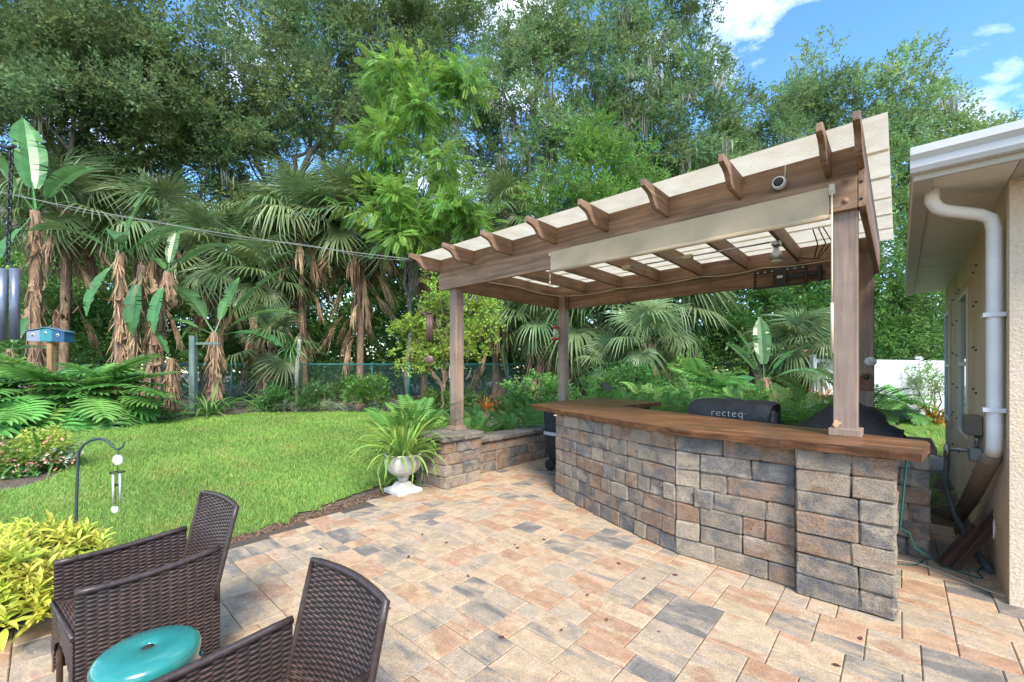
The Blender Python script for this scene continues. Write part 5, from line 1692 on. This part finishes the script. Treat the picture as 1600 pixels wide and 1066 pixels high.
c = atd(1100, 610, 10.4); philo('bushy philodendron rising above the ferns behind the covered grill', c.x, c.y, 1.6, 70, .72, 4, .5, 1.5)
c = atd(1400, 620, 12.5); philo('philodendron in front of the white fence by the house', c.x, c.y, .8, 40, .72, 5, .0, .9)

# ferns
M['fern'] = leafy('fern_frond', (.15, .32, .065), .28, .38, False, .5, .02)
def fern_frond(seed, L_=.9, n=24, pw_=.12, droop=.8):
    q = random.Random(seed); t = []
    def P(f): return np.array([0, L_ * math.sin(f * 1.25) / 1.25 * 1.05, L_ * (.25 * f - droop * .55 * f * f)])
    t += strip([P(f) for f in np.linspace(0, 1, 8)], [.006] * 7 + [.002])
    for i in range(n):
        f = .10 + .88 * i / n
        w_ = pw_ * math.sin(math.pi * (.12 + .82 * f)) ** .6
        b0 = P(f)
        for sg in (-1, 1):
            d = np.array([sg, .30, -.22 + q.uniform(-.1, .1)])
            t += leaf_tris(b0, d, np.array([0, .3, 1.0]), w_ * q.uniform(.9, 1.1), L_ / n * .52)
    return mesh_tris('frond', t, M['fern'])
FER = [fern_frond(s, .9, 22, .12, dr) for s, dr in ((1, .5), (2, .9), (3, 1.3))]
def fern(label, x, y, z, n, s_, seed, group='ferns in the planting beds', name='fern', el0=78, el1=15):
    q = random.Random(seed)
    rt = empty(name, (x, y, z), 0, label, 'fern', group)
    for i in range(n):
        f = i / n; az = i * 2.399 + q.uniform(-.25, .25)
        put('frond', FER[q.randrange(3)], rt, (x + q.uniform(-.06, .06), y + q.uniform(-.06, .06), z), az, R(el0 - (el0 - el1) * f + q.uniform(-8, 8)), q.uniform(-.3, .3), s_ * q.uniform(.75, 1.15))
    return rt
def mound(name, us, vs_, h, seed, edge=.5):
    qq = np.random.default_rng(seed)
    nu, nv = 30, 14; V = []; Q = []
    for i in range(nu + 1):
        for j in range(nv + 1):
            u = us[0] + (us[1] - us[0]) * i / nu; v_ = vs_[0] + (vs_[1] - vs_[0]) * j / nv
            e = min(i, nu - i) / nu * (us[1] - us[0]); e = min(e, min(j, nv - j) / nv * (vs_[1] - vs_[0])) / edge
            z = -.06 + h * (min(1, e) ** .7) + qq.uniform(-.03, .03) * min(1, e)
            V.append((u, v_, z))
    for i in range(nu):
        for j in range(nv): a_ = i * (nv + 1) + j; Q.append((a_, a_ + nv + 1, a_ + nv + 2, a_ + 1))
    mb = MB(PF); mb.add(V, Q, True)
    return tag(mb.build(name, M['soil']), kind='structure')
mound('planting_bank', (-.1, 5.2), (2.95, 6.2), .72, 1, .7)
mound('planting_bed', (-1.6, .04), (-.1, 3.4), .42, 2, .4)
LB = 'bushy green fern in the planting bed behind the low stone wall'
for k, (u, vv, s_) in enumerate(((-.15, .55, .75), (-.35, 1.1, .8), (-.1, 1.6, .8), (-.5, 2.0, .9), (-.05, 2.35, .8), (-.55, 2.75, .95), (.0, 3.1, .95), (-.9, 1.5, .8))):
    p = pg(u, vv); fern(LB, p.x, p.y, .33, 26, s_ * .95, 100 + k, 'ferns behind the low planter wall')
LB2 = 'bushy green fern in the dense bank behind the bar and grills'
kk = 0
for vv in (3.35, 4.1, 5.0):
    for j in range(9):
        u = .45 + j * .72 + (vv - 3.3) * .3 + random.uniform(-.15, .15)
        if u > 4.75: continue
        p = pg(u, vv + random.uniform(-.2, .2)); fern(LB2, p.x, p.y, .55 + (vv - 3.3) * .06, 26, random.uniform(.85, 1.1), 200 + kk, 'ferns in the bank behind the bar'); kk += 1
p = pg(-.22, -.35); fern('light green fern pushing up behind the white urn', p.x, p.y, 0.05, 40, 1.5, 300, None, 'fern', 86, 55)
p = pg(.10, -.62); fern('small fern drooping over the patio beside the stone pier', p.x, p.y, .12, 9, .5, 301, None, 'fern', 30, -20)
c = HF @ Vector((.12, 2.75, 0)); fern('feathery fern growing at the foot of the house wall', c.x, c.y, 0, 22, .62, 302, None)

# strap leaved plants
M['strap'] = leafy('strap_leaf', (.24, .37, .075), .3, .35, False, .4, .03)
M['strapdark'] = leafy('dark_strap_leaf', (.11, .24, .06), .3, .3, False, .4, .02)
M['orangeleaf'] = leafy('bromeliad_leaf', (.55, .22, .03), .35, .3, False, .4, .03)
def strap_leaf(seed, L_, W_, bend, mat):
    n = 9; a = 0; y = z = 0; P_ = [(0, 0, 0)]
    for i in range(n):
        a -= bend * .17 * (.4 + i / n); y += L_ / n * math.cos(a); z += L_ / n * math.sin(a); P_.append((0, y, z))
    W = [W_ * x for x in (.5, .75, .95, 1, 1, .95, .85, .65, .4, .05)]
    return mesh_tris('blade', strip(P_, W, fold=.5), M[mat])
STR = {m_: [strap_leaf(s, 1.0, .026, b_, m_) for s, b_ in ((1, .7), (2, 1.2), (3, 1.7))] for m_ in ('strap', 'strapdark', 'orangeleaf')}
def straps(name, label, cat, x, y, z, n, s_, seed, mat='strap', el0=85, el1=25, group=None, rad=.08):
    q = random.Random(seed)
    rt = empty(name, (x, y, z), 0, label, cat, group)
    for i in range(n):
        f = i / n; az = i * 2.399 + q.uniform(-.25, .25); r_1 = rad * math.sqrt(q.random())
        put('blade', STR[mat][q.randrange(3)], rt, (x + r_1 * math.sin(-az), y + r_1 * math.cos(az), z), az, R(el0 - (el0 - el1) * f + q.uniform(-8, 8)), q.uniform(-.5, .5), s_ * q.uniform(.7, 1.15))
    return rt
uc = urn.location
straps('spider_plant', 'spider plant with long yellow green blades filling the white urn', 'plant', uc.x, uc.y, .435, 120, .70, 1, 'strap', 88, 18, None, .12)
for k, (px, py, s_, mt, lb) in enumerate((
        (325, 650, .85, 'strapdark', 'round clump of green strap leaves in front of the young banana plant'),
        (415, 642, .6, 'strapdark', 'low strap leaf clump left of the wooden post'),
        (425, 640, .62, 'strap', 'yellow green strap clump at the far lawn edge'),
        (745, 700, .7, 'strapdark', 'dark strap leaf clump behind the pier'),
        (760, 640, .5, 'orangeleaf', 'orange tinted bromeliad near the gate behind the low wall'),
        (1285, 668, .35, 'orangeleaf', 'orange bromeliad flowering above the ferns beside the right post'),
        (1462, 662, .55, 'orangeleaf', 'yellow orange bromeliad in front of the white fence'),
        (120, 668, .6, 'orangeleaf', 'orange bromeliad under the large philodendron'),
        (1425, 660, .5, 'strapdark', 'dark strap plant beneath the philodendron by the white fence'))):
    p = at(px, py); straps('strap_plant' if mt != 'orangeleaf' else 'bromeliad', lb, 'plant', p.x, p.y, .02 if mt != 'orangeleaf' or px != 1285 else .75, 52, s_ * 1.6, 20 + k, mt, 80, 15, None, .2)
# agave-like bush on the wooden post
p = atd(463, 545, 15.2)
straps('staghorn_fern', 'air plant with pale strappy leaves mounted on the wooden post', 'plant', p.x - .1, p.y - .1, p.z, 40, .85, 40, 'strapdark', 75, -60, None, .12)

# shrubs along the fence and lawn edge
def shrub(label, px, py, d, rpx, rpz, mat, tmpl, size, tint, seed, dens=.9, name='shrub', cat='shrub', sub=.38, group=None, z0=None):
    b_ = B(px, py, d, rpx, rpz)
    rt = empty(name, (b_[0][0], b_[0][1], 0), 0, label, cat, group)
    q = random.Random(seed); mb = MB()
    for k in range(5):
        e = Vector(b_[0]) + Vector((q.uniform(-.6, .6) * b_[1], q.uniform(-.5, .5) * b_[2], q.uniform(-.2, .5) * b_[3]))
        mb.tube(limb_pts((b_[0][0] + q.uniform(-.05, .05), b_[0][1], -.05), e, q, 4), [.03, .025, .02, .015, .008], 5)
    mb.build('stems', M['bark'], rt)
    cloud('foliage', [b_], M[mat], tmpl, size, dens, tint, rt, sub, 0, seed)
    return rt
SH = [
    ('light green shrub at the lawn edge before the chain link fence', 575, 612, 15.5, 34, 26, 'brightleaf', SP_RND, .28, (.8, .9, .8)),
    ('dark green bush right of the wooden post', 500, 618, 16, 40, 20, 'midleaf', SP_BIG, .30, (.8, .8, .8)),
    ('dark low bush below the air plant post', 430, 622, 16, 36, 18, 'midleaf', SP_BIG, .28, (.7, .8, .8)),
    ('rounded glossy bush behind the low planter wall and rear post', 835, 610, 10.2, 42, 26, 'brightleaf', SP_RND, .24, (.8, .95, .9)),
    ('glossy bush between the rear left post and the low wall', 800, 640, 9.4, 36, 24, 'midleaf', SP_RND, .22, (1.0, 1.0, .8)),
    ('spindly shrub with small grey leaves by the white fence', 1455, 600, 12.8, 28, 28, 'oakleaf', SP_OAK, .24, (1.1, 1.3, 1.0)),
    ('green shrub behind the bar below the palmettos', 980, 600, 12, 60, 26, 'midleaf', SP_BIG, .28, (.9, 1.0, .9)),
    ('light shrub behind the covered grill and philodendron', 1060, 590, 12.2, 40, 30, 'brightleaf', SP_LAN, .28, (.75, .8, .8)),
    ('low dark groundcover bush at the gate', 700, 630, 15, 60, 14, 'midleaf', SP_RND, .26, (.75, .8, .7)),
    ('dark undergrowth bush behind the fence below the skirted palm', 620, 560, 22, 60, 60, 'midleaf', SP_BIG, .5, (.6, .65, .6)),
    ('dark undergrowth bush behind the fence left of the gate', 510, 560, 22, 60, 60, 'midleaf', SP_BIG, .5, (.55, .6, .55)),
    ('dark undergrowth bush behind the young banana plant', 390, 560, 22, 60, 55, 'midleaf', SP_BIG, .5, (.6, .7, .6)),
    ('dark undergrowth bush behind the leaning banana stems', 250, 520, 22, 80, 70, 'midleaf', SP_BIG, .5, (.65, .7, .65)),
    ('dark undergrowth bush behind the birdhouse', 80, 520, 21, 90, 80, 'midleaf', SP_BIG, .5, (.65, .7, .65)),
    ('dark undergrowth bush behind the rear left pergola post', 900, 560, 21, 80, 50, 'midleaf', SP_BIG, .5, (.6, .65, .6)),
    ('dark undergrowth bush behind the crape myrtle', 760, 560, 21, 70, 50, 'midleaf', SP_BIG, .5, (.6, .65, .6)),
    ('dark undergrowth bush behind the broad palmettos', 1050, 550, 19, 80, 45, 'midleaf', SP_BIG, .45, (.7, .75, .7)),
]
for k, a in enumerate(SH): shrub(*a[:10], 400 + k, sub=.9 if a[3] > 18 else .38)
# pale groundcover tufts along the far lawn edge
q = random.Random(9)
for k in range(9):
    px = 445 + k * 22 + q.uniform(-6, 6)
    shrub('small silvery groundcover tuft along the far lawn edge', px, 637 + q.uniform(-2, 2), 15.8, 11, 6, 'oakleaf', SP_RND, .16, (2.0, 1.7, 2.4), 450 + k, .7, 'groundcover_tuft', 'plant', .2, 'silvery tufts along the lawn edge')

# flower bed at the left
M['petalw'] = leafy('flower_petals', (.8, .8, .8), .05, .3, True, .6, .0)
c = at(30, 735)
fb = shrub('mixed flowering shrub with pink, white and yellow leaves in the lawn bed', 32, 718, c.y, 70, 36, 'yelleaf', SP_RND, .20, (1.05, 1.15, 1.2), 500, 1.9, 'flowering_shrub', 'shrub', .24)
fl_ = cloud('flowers', [B(45, 706, c.y - .08, 70, 36)], M['petalw'], [SP_RND[0][:6]], .13, .07, (.85, .36, .30), fb, .22, 0, 501)
pl_ = cloud('pale_leaves', [B(35, 710, c.y - .08, 70, 36)], M['petalw'], [SP_RND[1][:6]], .14, .14, (.85, .85, .62), fb, .22, 0, 502)
tag(fl_, kind='stuff'); tag(pl_, kind='stuff')
shrub('low green foliage at the rim of the flower bed', 15, 745, c.y - .3, 62, 14, 'midleaf', SP_BIG, .17, (1.1, 1.2, 1.0), 503, .7, 'shrub', 'shrub', .22)
p = at(12, 745); straps('strap_plant', 'grey green strap plant at the left of the flower bed', 'plant', p.x, p.y + .5, .05, 30, .75, 504, 'strapdark', 85, 30)

# chartreuse plant in the foreground
M['chart'] = leafy('chartreuse_leaf', (.38, .44, .035), .25, .35, False, .4, .025)
M['darkpot'] = plain('dark_pot', (.03, .035, .035), .5)
def lance(seed, L_=.16, W_=.021, bend=.8):
    n = 5; a = 0; y = z = 0; P_ = [(0, 0, 0)]
    for i in range(n):
        a -= bend * .2 * (.3 + i / n); y += L_ / n * math.cos(a); z += L_ / n * math.sin(a); P_.append((0, y, z))
    return mesh_tris('leaf', strip(P_, [.15 * W_, .75 * W_, W_, .85 * W_, .5 * W_, .02 * W_], fold=.35), M['chart'])
LAN = [lance(s, .135, .017, b_) for s, b_ in ((1, .5), (2, 1.1), (3, 1.8))]
LANT = []
for me in LAN:
    V = np.empty(len(me.vertices) * 3, np.float32); me.vertices.foreach_get('co', V); LANT.append(V.reshape(-1, 3, 3))
M['chartc'] = leafy('chartreuse_leaves', (.50, .55, .09), .1, .35, True, .4, .01)
def chart_plant(label, x, y, rx, ry, h, n, seed, zb=0.0):
    q = np.random.default_rng(seed)
    rt = empty('chartreuse_plant', (x, y, 0), 0, label, 'plant', None)
    VV = []; CC = []
    sm = MB()
    for i in range(n):
        a = q.uniform(0, 6.28); r_1 = math.sqrt(q.random())
        hx, hy = x + rx * r_1 * math.cos(a), y + ry * r_1 * math.sin(a)
        hz = zb + h * (1 - .55 * r_1 ** 2) * q.uniform(.75, 1.05)
        base = Vector((x + (hx - x) * .35, y + (hy - y) * .35, .0))
        sm.tube([base, Vector((hx, hy, hz)).lerp(base, .45) + Vector((0, 0, .05)), Vector((hx, hy, hz))], [.006, .005, .003], 4, False)
        k = int(q.integers(9, 16))
        az = np.arange(k) * 2.399 + q.uniform(0, 6); f = np.arange(k) / k
        el = np.radians(70 - 85 * f) + q.normal(0, .15, k)
        d = np.stack([-np.sin(az) * np.cos(el), np.cos(az) * np.cos(el), np.sin(el)], -1)
        nr = np.array([0, 0, 1.0]) + q.normal(0, .25, (k, 3))
        pos = np.array([hx, hy, hz]) + np.stack([np.zeros(k), np.zeros(k), -.09 * f], -1)
        fr = frames(d, nr); s_ = q.uniform(.65, 1.15, k) * (.7 + .5 * f)
        tb = int(q.integers(0, 3))
        VV.append(soup(LANT[tb], pos, fr, s_))
        L_ = q.uniform(.75, 1.2, (k, 1)); hz_ = q.normal(0, .10, (k, 1)) + (.12 if q.random() < .25 else -.02)
        CC.append(np.repeat(np.concatenate([L_ * (1 + hz_), L_ * np.ones((k, 1)), L_ * (1 + hz_)], 1), LANT[tb].shape[0] * 3, axis=0))
    V = np.concatenate(VV) - np.array([x, y, 0]); C = np.concatenate(CC)
    link('foliage', np_mesh('foliage', V, np.arange(len(V)).reshape(-1, 3), M['chartc'], C), rt)
    sm.build('stems', M['brownmetal'], rt)
    return rt
chart_plant('bright chartreuse plant at the back of the foreground bed', -3.50, 3.00, .60, .45, .42, 130, 1, .02)
chart_plant('bright chartreuse plant spilling onto the pavers beside the wicker chair', -3.12, 2.50, .46, .40, .46, 130, 2, .02)
p = (-2.98, 2.45)
mb = MB(); mb.tube([(p[0] - .55 + 1.05 * math.cos(t_) * .62, p[1] + .02 + math.sin(t_) * .52, .02) for t_ in np.linspace(-2.6, -.1, 16)], .018, 6)
tag(mb.build('bed_edging', M['darkpot']), 'curved dark edging strip around the foreground plants', 'edging')

# ------------------------------------------------------------------ fences, posts, birdhouse
DF = 17.6
fx0, fx1 = -14.5, 10.6
gate_x0, gate_x1 = gx(643, DF)[0], gx(703, DF)[0]
fe = empty('chain_link_fence', (fx0, DF, 0), 0, 'green chain link fence running along the wooded back boundary', 'fence')
def rail(par, pts, r_1=.028, name='rail', mat='greencoat'):
    mb = MB(); mb.tube(pts, r_1, 8); return mb.build(name, M[mat], par)
ZF = 1.77
for (a, b_) in ((fx0, gate_x0 - .12), (gate_x1 + .12, fx1)): rail(fe, [(a, DF, ZF), (b_, DF, ZF)])
xs = list(np.arange(fx0, gate_x0 - .8, 2.9)) + [gate_x0 - .12, gate_x1 + .12] + list(np.arange(gate_x1 + 2.4, fx1 + .1, 2.7))
for x in xs: rail(fe, [(x, DF + .035, -.1), (x, DF + .035, ZF + .08)], .04 if abs(x - gate_x0 + .12) < .01 or abs(x - gate_x1 - .12) < .01 else .033, 'post')
def link_mesh(par, x0, x1, z0, z1, y, name='wire_mesh'):
    V = []; Fq = []
    st = .095; h_ = z1 - z0; w_ = .0045
    for sg in (-1, 1):
        x = x0 - h_
        while x < x1 + h_:
            a = (x, z0); b_ = (x + h_, z1)
            if sg < 0: a, b_ = (x + h_, z0), (x, z1)
            # clip to the panel
            def cut(p, q_):
                (xa, za), (xb, zb_) = p, q_
                out = []
                for (xx, zz) in (p, q_):
                    if xx < x0: t_ = (x0 - xa) / (xb - xa); out.append((x0, za + (zb_ - za) * t_))
                    elif xx > x1: t_ = (x1 - xa) / (xb - xa); out.append((x1, za + (zb_ - za) * t_))
                    else: out.append((xx, zz))
                return out
            if max(a[0], b_[0]) > x0 and min(a[0], b_[0]) < x1:
                (xa, za), (xb, zb_) = cut(a, b_)
                n = len(V); yy = y + .003 * sg
                V += [(xa, yy, za - w_), (xb, yy, zb_ - w_), (xb, yy, zb_ + w_), (xa, yy, za + w_)]
                Fq.append((n, n + 1, n + 2, n + 3))
            x += st
    V = np.array(V); Mi = np.array(world_of(par).inverted()); V = V @ Mi[:3, :3].T + Mi[:3, 3]
    return tag(link(name, np_mesh(name, V, np.array(Fq), M['wire']), par), kind='stuff')
M['wire'] = plain('green_wire', (.03, .085, .08), .5, .2, 5, 0)
link_mesh(fe, fx0, gate_x0 - .12, .03, ZF, DF - .03)
link_mesh(fe, gate_x1 + .12, fx1, .03, ZF, DF - .03)
gt_ = empty('fence_gate', (gate_x0, DF, 0), 0, 'green chain link gate in the boundary fence', 'gate')
g0, g1_ = gate_x0 - .03, gate_x1 + .03
rail(gt_, [(g0, DF - .06, .12), (g0, DF - .06, ZF), (g1_, DF - .06, ZF), (g1_, DF - .06, .12), (g0, DF - .06, .12)], .026, 'frame')
link_mesh(gt_, g0, g1_, .14, ZF - .02, DF - .09)
rail(gt_, [(g0 - .02, DF - .10, .9), (g0 + .14, DF - .10, .9)], .02, 'latch')
# dead frond litter against the fence
for k in range(26):
    q = random.Random(600 + k)
    x = q.uniform(gx(480, DF)[0], gx(870, DF)[0]); y = DF + q.uniform(.25, 1.6)
    o = link('fallen_frond', DEADS[q.randrange(3)])
    o.matrix_local = Matrix.Translation((x, y, q.uniform(.15, .9))) @ Matrix.Rotation(q.uniform(0, 6.28), 4, 'Z') @ Matrix.Rotation(q.uniform(-.9, -.1), 4, 'X') @ Matrix.Scale(q.uniform(.9, 1.4), 4)
    tag(o, 'fallen brown palm frond heaped behind the chain link fence', 'frond', 'fallen fronds behind the fence')
# posts at the lawn edge
p = at(463, 641)
wp = empty('wooden_post', (p.x, p.y, 0), 0, 'pale grey wooden post carrying an air plant', 'post')
zt_ = atd(470, 528, p.y).z
mb = MB(); mb.tube([(p.x, p.y, -.05), (p.x + .02, p.y, 1.4), (p.x + .12, p.y, zt_)], [.085, .08, .075], 10); mb.build('shaft', wood('grey_post_wood', (.22, .2, .17), (.46, .43, .38), 'z'), wp)
MB().box(p.x + .02, p.x + .22, p.y - .1, p.y + .1, zt_, zt_ + .03).build('cap', M['post'], wp, .005)
p = at(302, 650); zt_ = atd(302, 525, p.y).z
gp_ = empty('green_post', (p.x, p.y, 0), 0, 'weathered green wooden post with a side bracket by the young banana plant', 'post')
M['greenwood'] = wood('weathered_green_wood', (.07, .11, .10), (.16, .22, .20), 'z')
MB().box(p.x - .09, p.x + .09, p.y - .09, p.y + .09, -.05, zt_).build('shaft', M['greenwood'], gp_, .01)
MB().box(p.x + .0905, p.x + .9, p.y - .03, p.y + .03, zt_ - .30, zt_ - .22).build('bracket', M['greenwood'], gp_, .006)
mb = MB(); a = at(235, 652); b_ = at(306, 632); mb.tube([(a.x, a.y, .05), ((a.x + b_.x) / 2, (a.y + b_.y) / 2, .42), (b_.x + .2, b_.y, .9)], [.10, .08, .05], 8)
tag(mb.build('fallen_log', M['bark']), 'dark fallen log leaning by the green post', 'log')
# birdhouse
d = 11.5
c0 = atd(79, 536, d)
bh = empty('birdhouse', (c0.x, c0.y, 0), 0, 'three part birdhouse in grey, turquoise and blue on a wooden post', 'birdhouse')
k_ = d / F
zb0 = atd(79, 534, d).z
cols_ = [('grey_blue_paint', (.20, .235, .31)), ('turquoise_paint', (.035, .20, .235)), ('blue_paint', (.02, .075, .165))]
xsb = [atd(48, 530, d).x, atd(68, 530, d).x, atd(87, 530, d).x, atd(106, 530, d).x]
zt3 = [(atd(48, 518.5, d).z, atd(68, 515.5, d).z), (atd(68, 515.5, d).z, 0), (0, atd(106, 519, d).z)]
tops = [atd(48, 519, d).z, atd(68, 516, d).z, atd(77.5, 514, d).z, atd(87, 516, d).z, atd(106, 520, d).z]
polys = [[(xsb[0], zb0 + .02), (xsb[1], zb0), (xsb[1], tops[1]), (xsb[0], tops[0])], [(xsb[1], zb0), (xsb[2], zb0), (xsb[2], tops[3]), (xsb[1] * .5 + xsb[2] * .5, tops[2]), (xsb[1], tops[1])], [(xsb[2], zb0), (xsb[3], zb0 - .02), (xsb[3], tops[4]), (xsb[2], tops[3])]]
for (nm, cc), po in zip(cols_, polys):
    bx = MB().prism(po, 'y', d - .10, d + .16).build('box', plain(nm, cc, .6), bh, .003)
    xm = sum(a for a, _ in po) / len(po); zm = sum(b_ for _, b_ in po) / len(po) + .03
    MB(Matrix.Translation((xm, d - .1005, zm)) @ Matrix.Rotation(R(90), 4, 'X')).lathe([(.042, 0), (.042, .008)], seg=16).build('hole_ring', M['white'], bx)
    MB(Matrix.Translation((xm, d - .1087, zm)) @ Matrix.Rotation(R(90), 4, 'X')).lathe([(.024, 0), (.024, .002)], seg=16).build('entrance', M['core'], bx)
MB().prism([(xsb[0] - .04, tops[0] + .005), (xsb[1] * .5 + xsb[2] * .5, tops[2] + .02), (xsb[3] + .04, tops[4] + .005), (xsb[3] + .04, tops[4] + .03), (xsb[1] * .5 + xsb[2] * .5, tops[2] + .045), (xsb[0] - .04, tops[0] + .03)], 'y', d - .12, d + .18).build('roof', plain('blue_roof', (.07, .14, .18), .6), bh, .003)
xm = atd(79, 550, d).x
MB().box(xm - .07, xm + .07, d - .04, d + .10, -.05, zb0 - .021).build('post', wood('tan_post_wood', (.20, .11, .055), (.36, .22, .12), 'z'), bh, .006)
# white vinyl fence
vf = empty('vinyl_fence', gx(1270, 11.6) + (0,), 0, 'white vinyl privacy fence panels behind the right pergola post', 'fence')
a = Vector((*gx(1270, 11.6), 0)); b_ = Vector((*gx(1560, 15.5), 0))
L_ = (b_ - a).length; an = math.atan2((b_ - a).y, (b_ - a).x)
VF = Matrix.Translation(a) @ Matrix.Rotation(an, 4, 'Z')
npn = 4; pl = L_ / npn
for k in range(npn + 1): 
    MB(VF).box(k * pl - .065, k * pl + .065, -.065, .065, -.05, 1.90).build('post', M['vinyl'], vf, .006)
    MB(VF).prism([(k * pl - .075, 1.90), (k * pl + .075, 1.90), (k * pl, 1.96)], 'y', -.075, .075).build('post_cap', M['vinyl'], vf)
for k in range(npn):
    x0_, x1_ = k * pl + .066, (k + 1) * pl - .066
    for (z0_, z1_) in ((.05, .2), (1.28, 1.40), (1.72, 1.84)): MB(VF).box(x0_, x1_, -.025, .025, z0_, z1_).build('rail', M['vinyl'], vf, .004)
    nb = max(1, int((x1_ - x0_) / .15)); wb = (x1_ - x0_) / nb
    for j in range(nb):
        MB(VF).box(x0_ + j * wb + .003, x0_ + (j + 1) * wb - .003, -.012, .012, .201, 1.279).build('board', M['vinyl'], vf)
        MB(VF).box(x0_ + j * wb + .003, x0_ + (j + 1) * wb - .003, -.012, .012, 1.401, 1.719).build('board', M['vinyl'], vf)

# ------------------------------------------------------------------ grass blades
q = np.random.default_rng(77)
def grass(poly, nmax, name, x0, x1, y0, y1, seed, hmul=1.0):
    q = np.random.default_rng(seed)
    P_ = []
    while sum(len(p_) for p_ in P_) < nmax:
        n = 200000
        y = y0 * (y1 / y0) ** q.random(n)                     # denser near the camera
        x = q.uniform(x0, x1, n)
        m_ = inside(poly, x, y) & (np.abs(x / y) < 1.30)
        P_.append(np.stack([x[m_], y[m_]], -1))
        if m_.sum() < 10: break
    P_ = np.concatenate(P_)[:nmax]
    n = len(P_)
    sc2 = np.clip(P_[:, 1] / 6, .8, 2.2)
    a = q.uniform(0, 6.28, n); h = q.uniform(.018, .060, n) * np.sqrt(sc2) * hmul; wd = q.uniform(.003, .006, n) * sc2
    ln = q.uniform(.2, 1.8, n) * h
    b0 = np.stack([P_[:, 0], P_[:, 1], np.full(n, -.022)], -1)
    s_ = np.stack([np.cos(a), np.sin(a), np.zeros(n)], -1) * wd[:, None]
    l_ = np.stack([-np.sin(a), np.cos(a), np.zeros(n)], -1) * ln[:, None]
    tip = b0 + l_ + np.stack([np.zeros(n), np.zeros(n), h], -1)
    V = np.stack([b0 - s_, b0 + s_, tip], 1).reshape(-1, 3)
    big = .5 + .5 * np.sin(P_[:, 0] * 1.7 + 1.3 * np.sin(P_[:, 1] * 1.1)) * np.sin(P_[:, 1] * 1.3 + .7)
    L_ = q.uniform(.6, 1.35, n) * (.86 + .28 * big)
    pt_ = .5 + .5 * np.sin(P_[:, 0] * 2.9 + 2.1 * np.sin(P_[:, 1] * 1.7)) * np.sin(P_[:, 1] * 2.3 + 1.6 * np.sin(P_[:, 0] * 1.3))
    dry = (q.random(n) < .05 + .28 * np.clip((pt_ - .6) / .4, 0, 1))
    c3 = np.stack([L_ * np.where(dry, 2.0, 1 + q.normal(0, .12, n)), L_ * np.where(dry, 1.1, 1), L_ * np.where(dry, 1.6, 1)], -1)
    me = np_mesh(name, V, np.arange(len(V)).reshape(-1, 3), M['grass'], np.repeat(c3, 3, axis=0))
    return tag(link(name, me), kind='stuff')
M['grass'] = leafy('grass_blade', (.235, .385, .08), .02, .35, True, .5, .0, .3)
grass(LAWN, 270000, 'grass', -16, 1, 3.3, 16.5, 1)
grass(LAWN_B, 14000, 'grass', 4, 16, 6, 14, 2)

# ------------------------------------------------------------------ dry leaves on the paving
M['dryleaf'] = leafy('dry_brown_leaf', (.16, .075, .04), .4, .1, False, .8, .03, .2)
def dry_leaf(seed):
    qq = random.Random(seed)
    P_ = [(qq.uniform(-.003, .003), i * .012, .004 + .006 * math.sin(i * 1.1 + seed)) for i in range(5)]
    return mesh_tris('leaf', strip(P_, [.001, .011, .014, .010, .001], fold=.7), M['dryleaf'])
DL = [dry_leaf(s) for s in (1, 2, 3)]
spots = [(497, 860), (788, 1000), (868, 698), (880, 830), (807, 852), (806, 856), (847, 845), (880, 985), (1060, 900), (948, 968), (730, 900), (610, 950), (640, 870), (1010, 905), (970, 883), (1030, 990), (920, 930), (660, 835), (700, 850), (1300, 1040), (1345, 1002)]
for k, (px, py) in enumerate(spots):
    qq = random.Random(k); p = at(px, py)
    o = link('dry_leaf', DL[k % 3]); o.location = (p.x, p.y, .003); o.rotation_euler = (0, 0, qq.uniform(0, 6.28)); s_ = qq.uniform(.45, .95); o.scale = (s_, s_, s_)
    tag(o, 'small curled brown leaf lying on the paving', 'leaf', 'dry leaves on the patio')
# mulch chips and litter on the bare soil strip beside the patio
qn = np.random.default_rng(5)
n = 5200
t_ = qn.random(n)
edge = np.array([pg(a, b)[:2] for a, b in PATIO[1:7]])
seg = np.clip((t_ * 5).astype(int), 0, 4); f = t_ * 5 - seg
bp = edge[seg] + (edge[seg + 1] - edge[seg]) * f[:, None]
off = np.abs(qn.normal(0, .12, n))
nrm_ = np.array([-CU, -SU])
pp = bp + nrm_[None] * (off[:, None] + .01)
a = qn.uniform(0, 6.28, n); L_ = qn.uniform(.012, .035, n); wd = qn.uniform(.004, .010, n)
d_ = np.stack([np.cos(a), np.sin(a), qn.normal(0, .25, n)], -1); s_ = np.stack([-np.sin(a), np.cos(a), qn.normal(0, .3, n)], -1)
c3 = np.stack([pp[:, 0], pp[:, 1], np.full(n, -.018)], -1)
V = np.stack([c3 - d_ * L_[:, None], c3 + s_ * wd[:, None], c3 + d_ * L_[:, None], c3 - s_ * wd[:, None]], 1).reshape(-1, 3)
cc = qn.uniform(.5, 1.6, (n, 1)) * np.array([[.9, .8, .75]])
M['chips'] = leafy('mulch_chips', (.17, .125, .09), .02, .0, True, .95, .0, .1)
tag(link('mulch_chips', np_mesh('mulch_chips', V, np.arange(len(V)).reshape(-1, 4), M['chips'], np.repeat(cc, 4, axis=0))), kind='stuff')
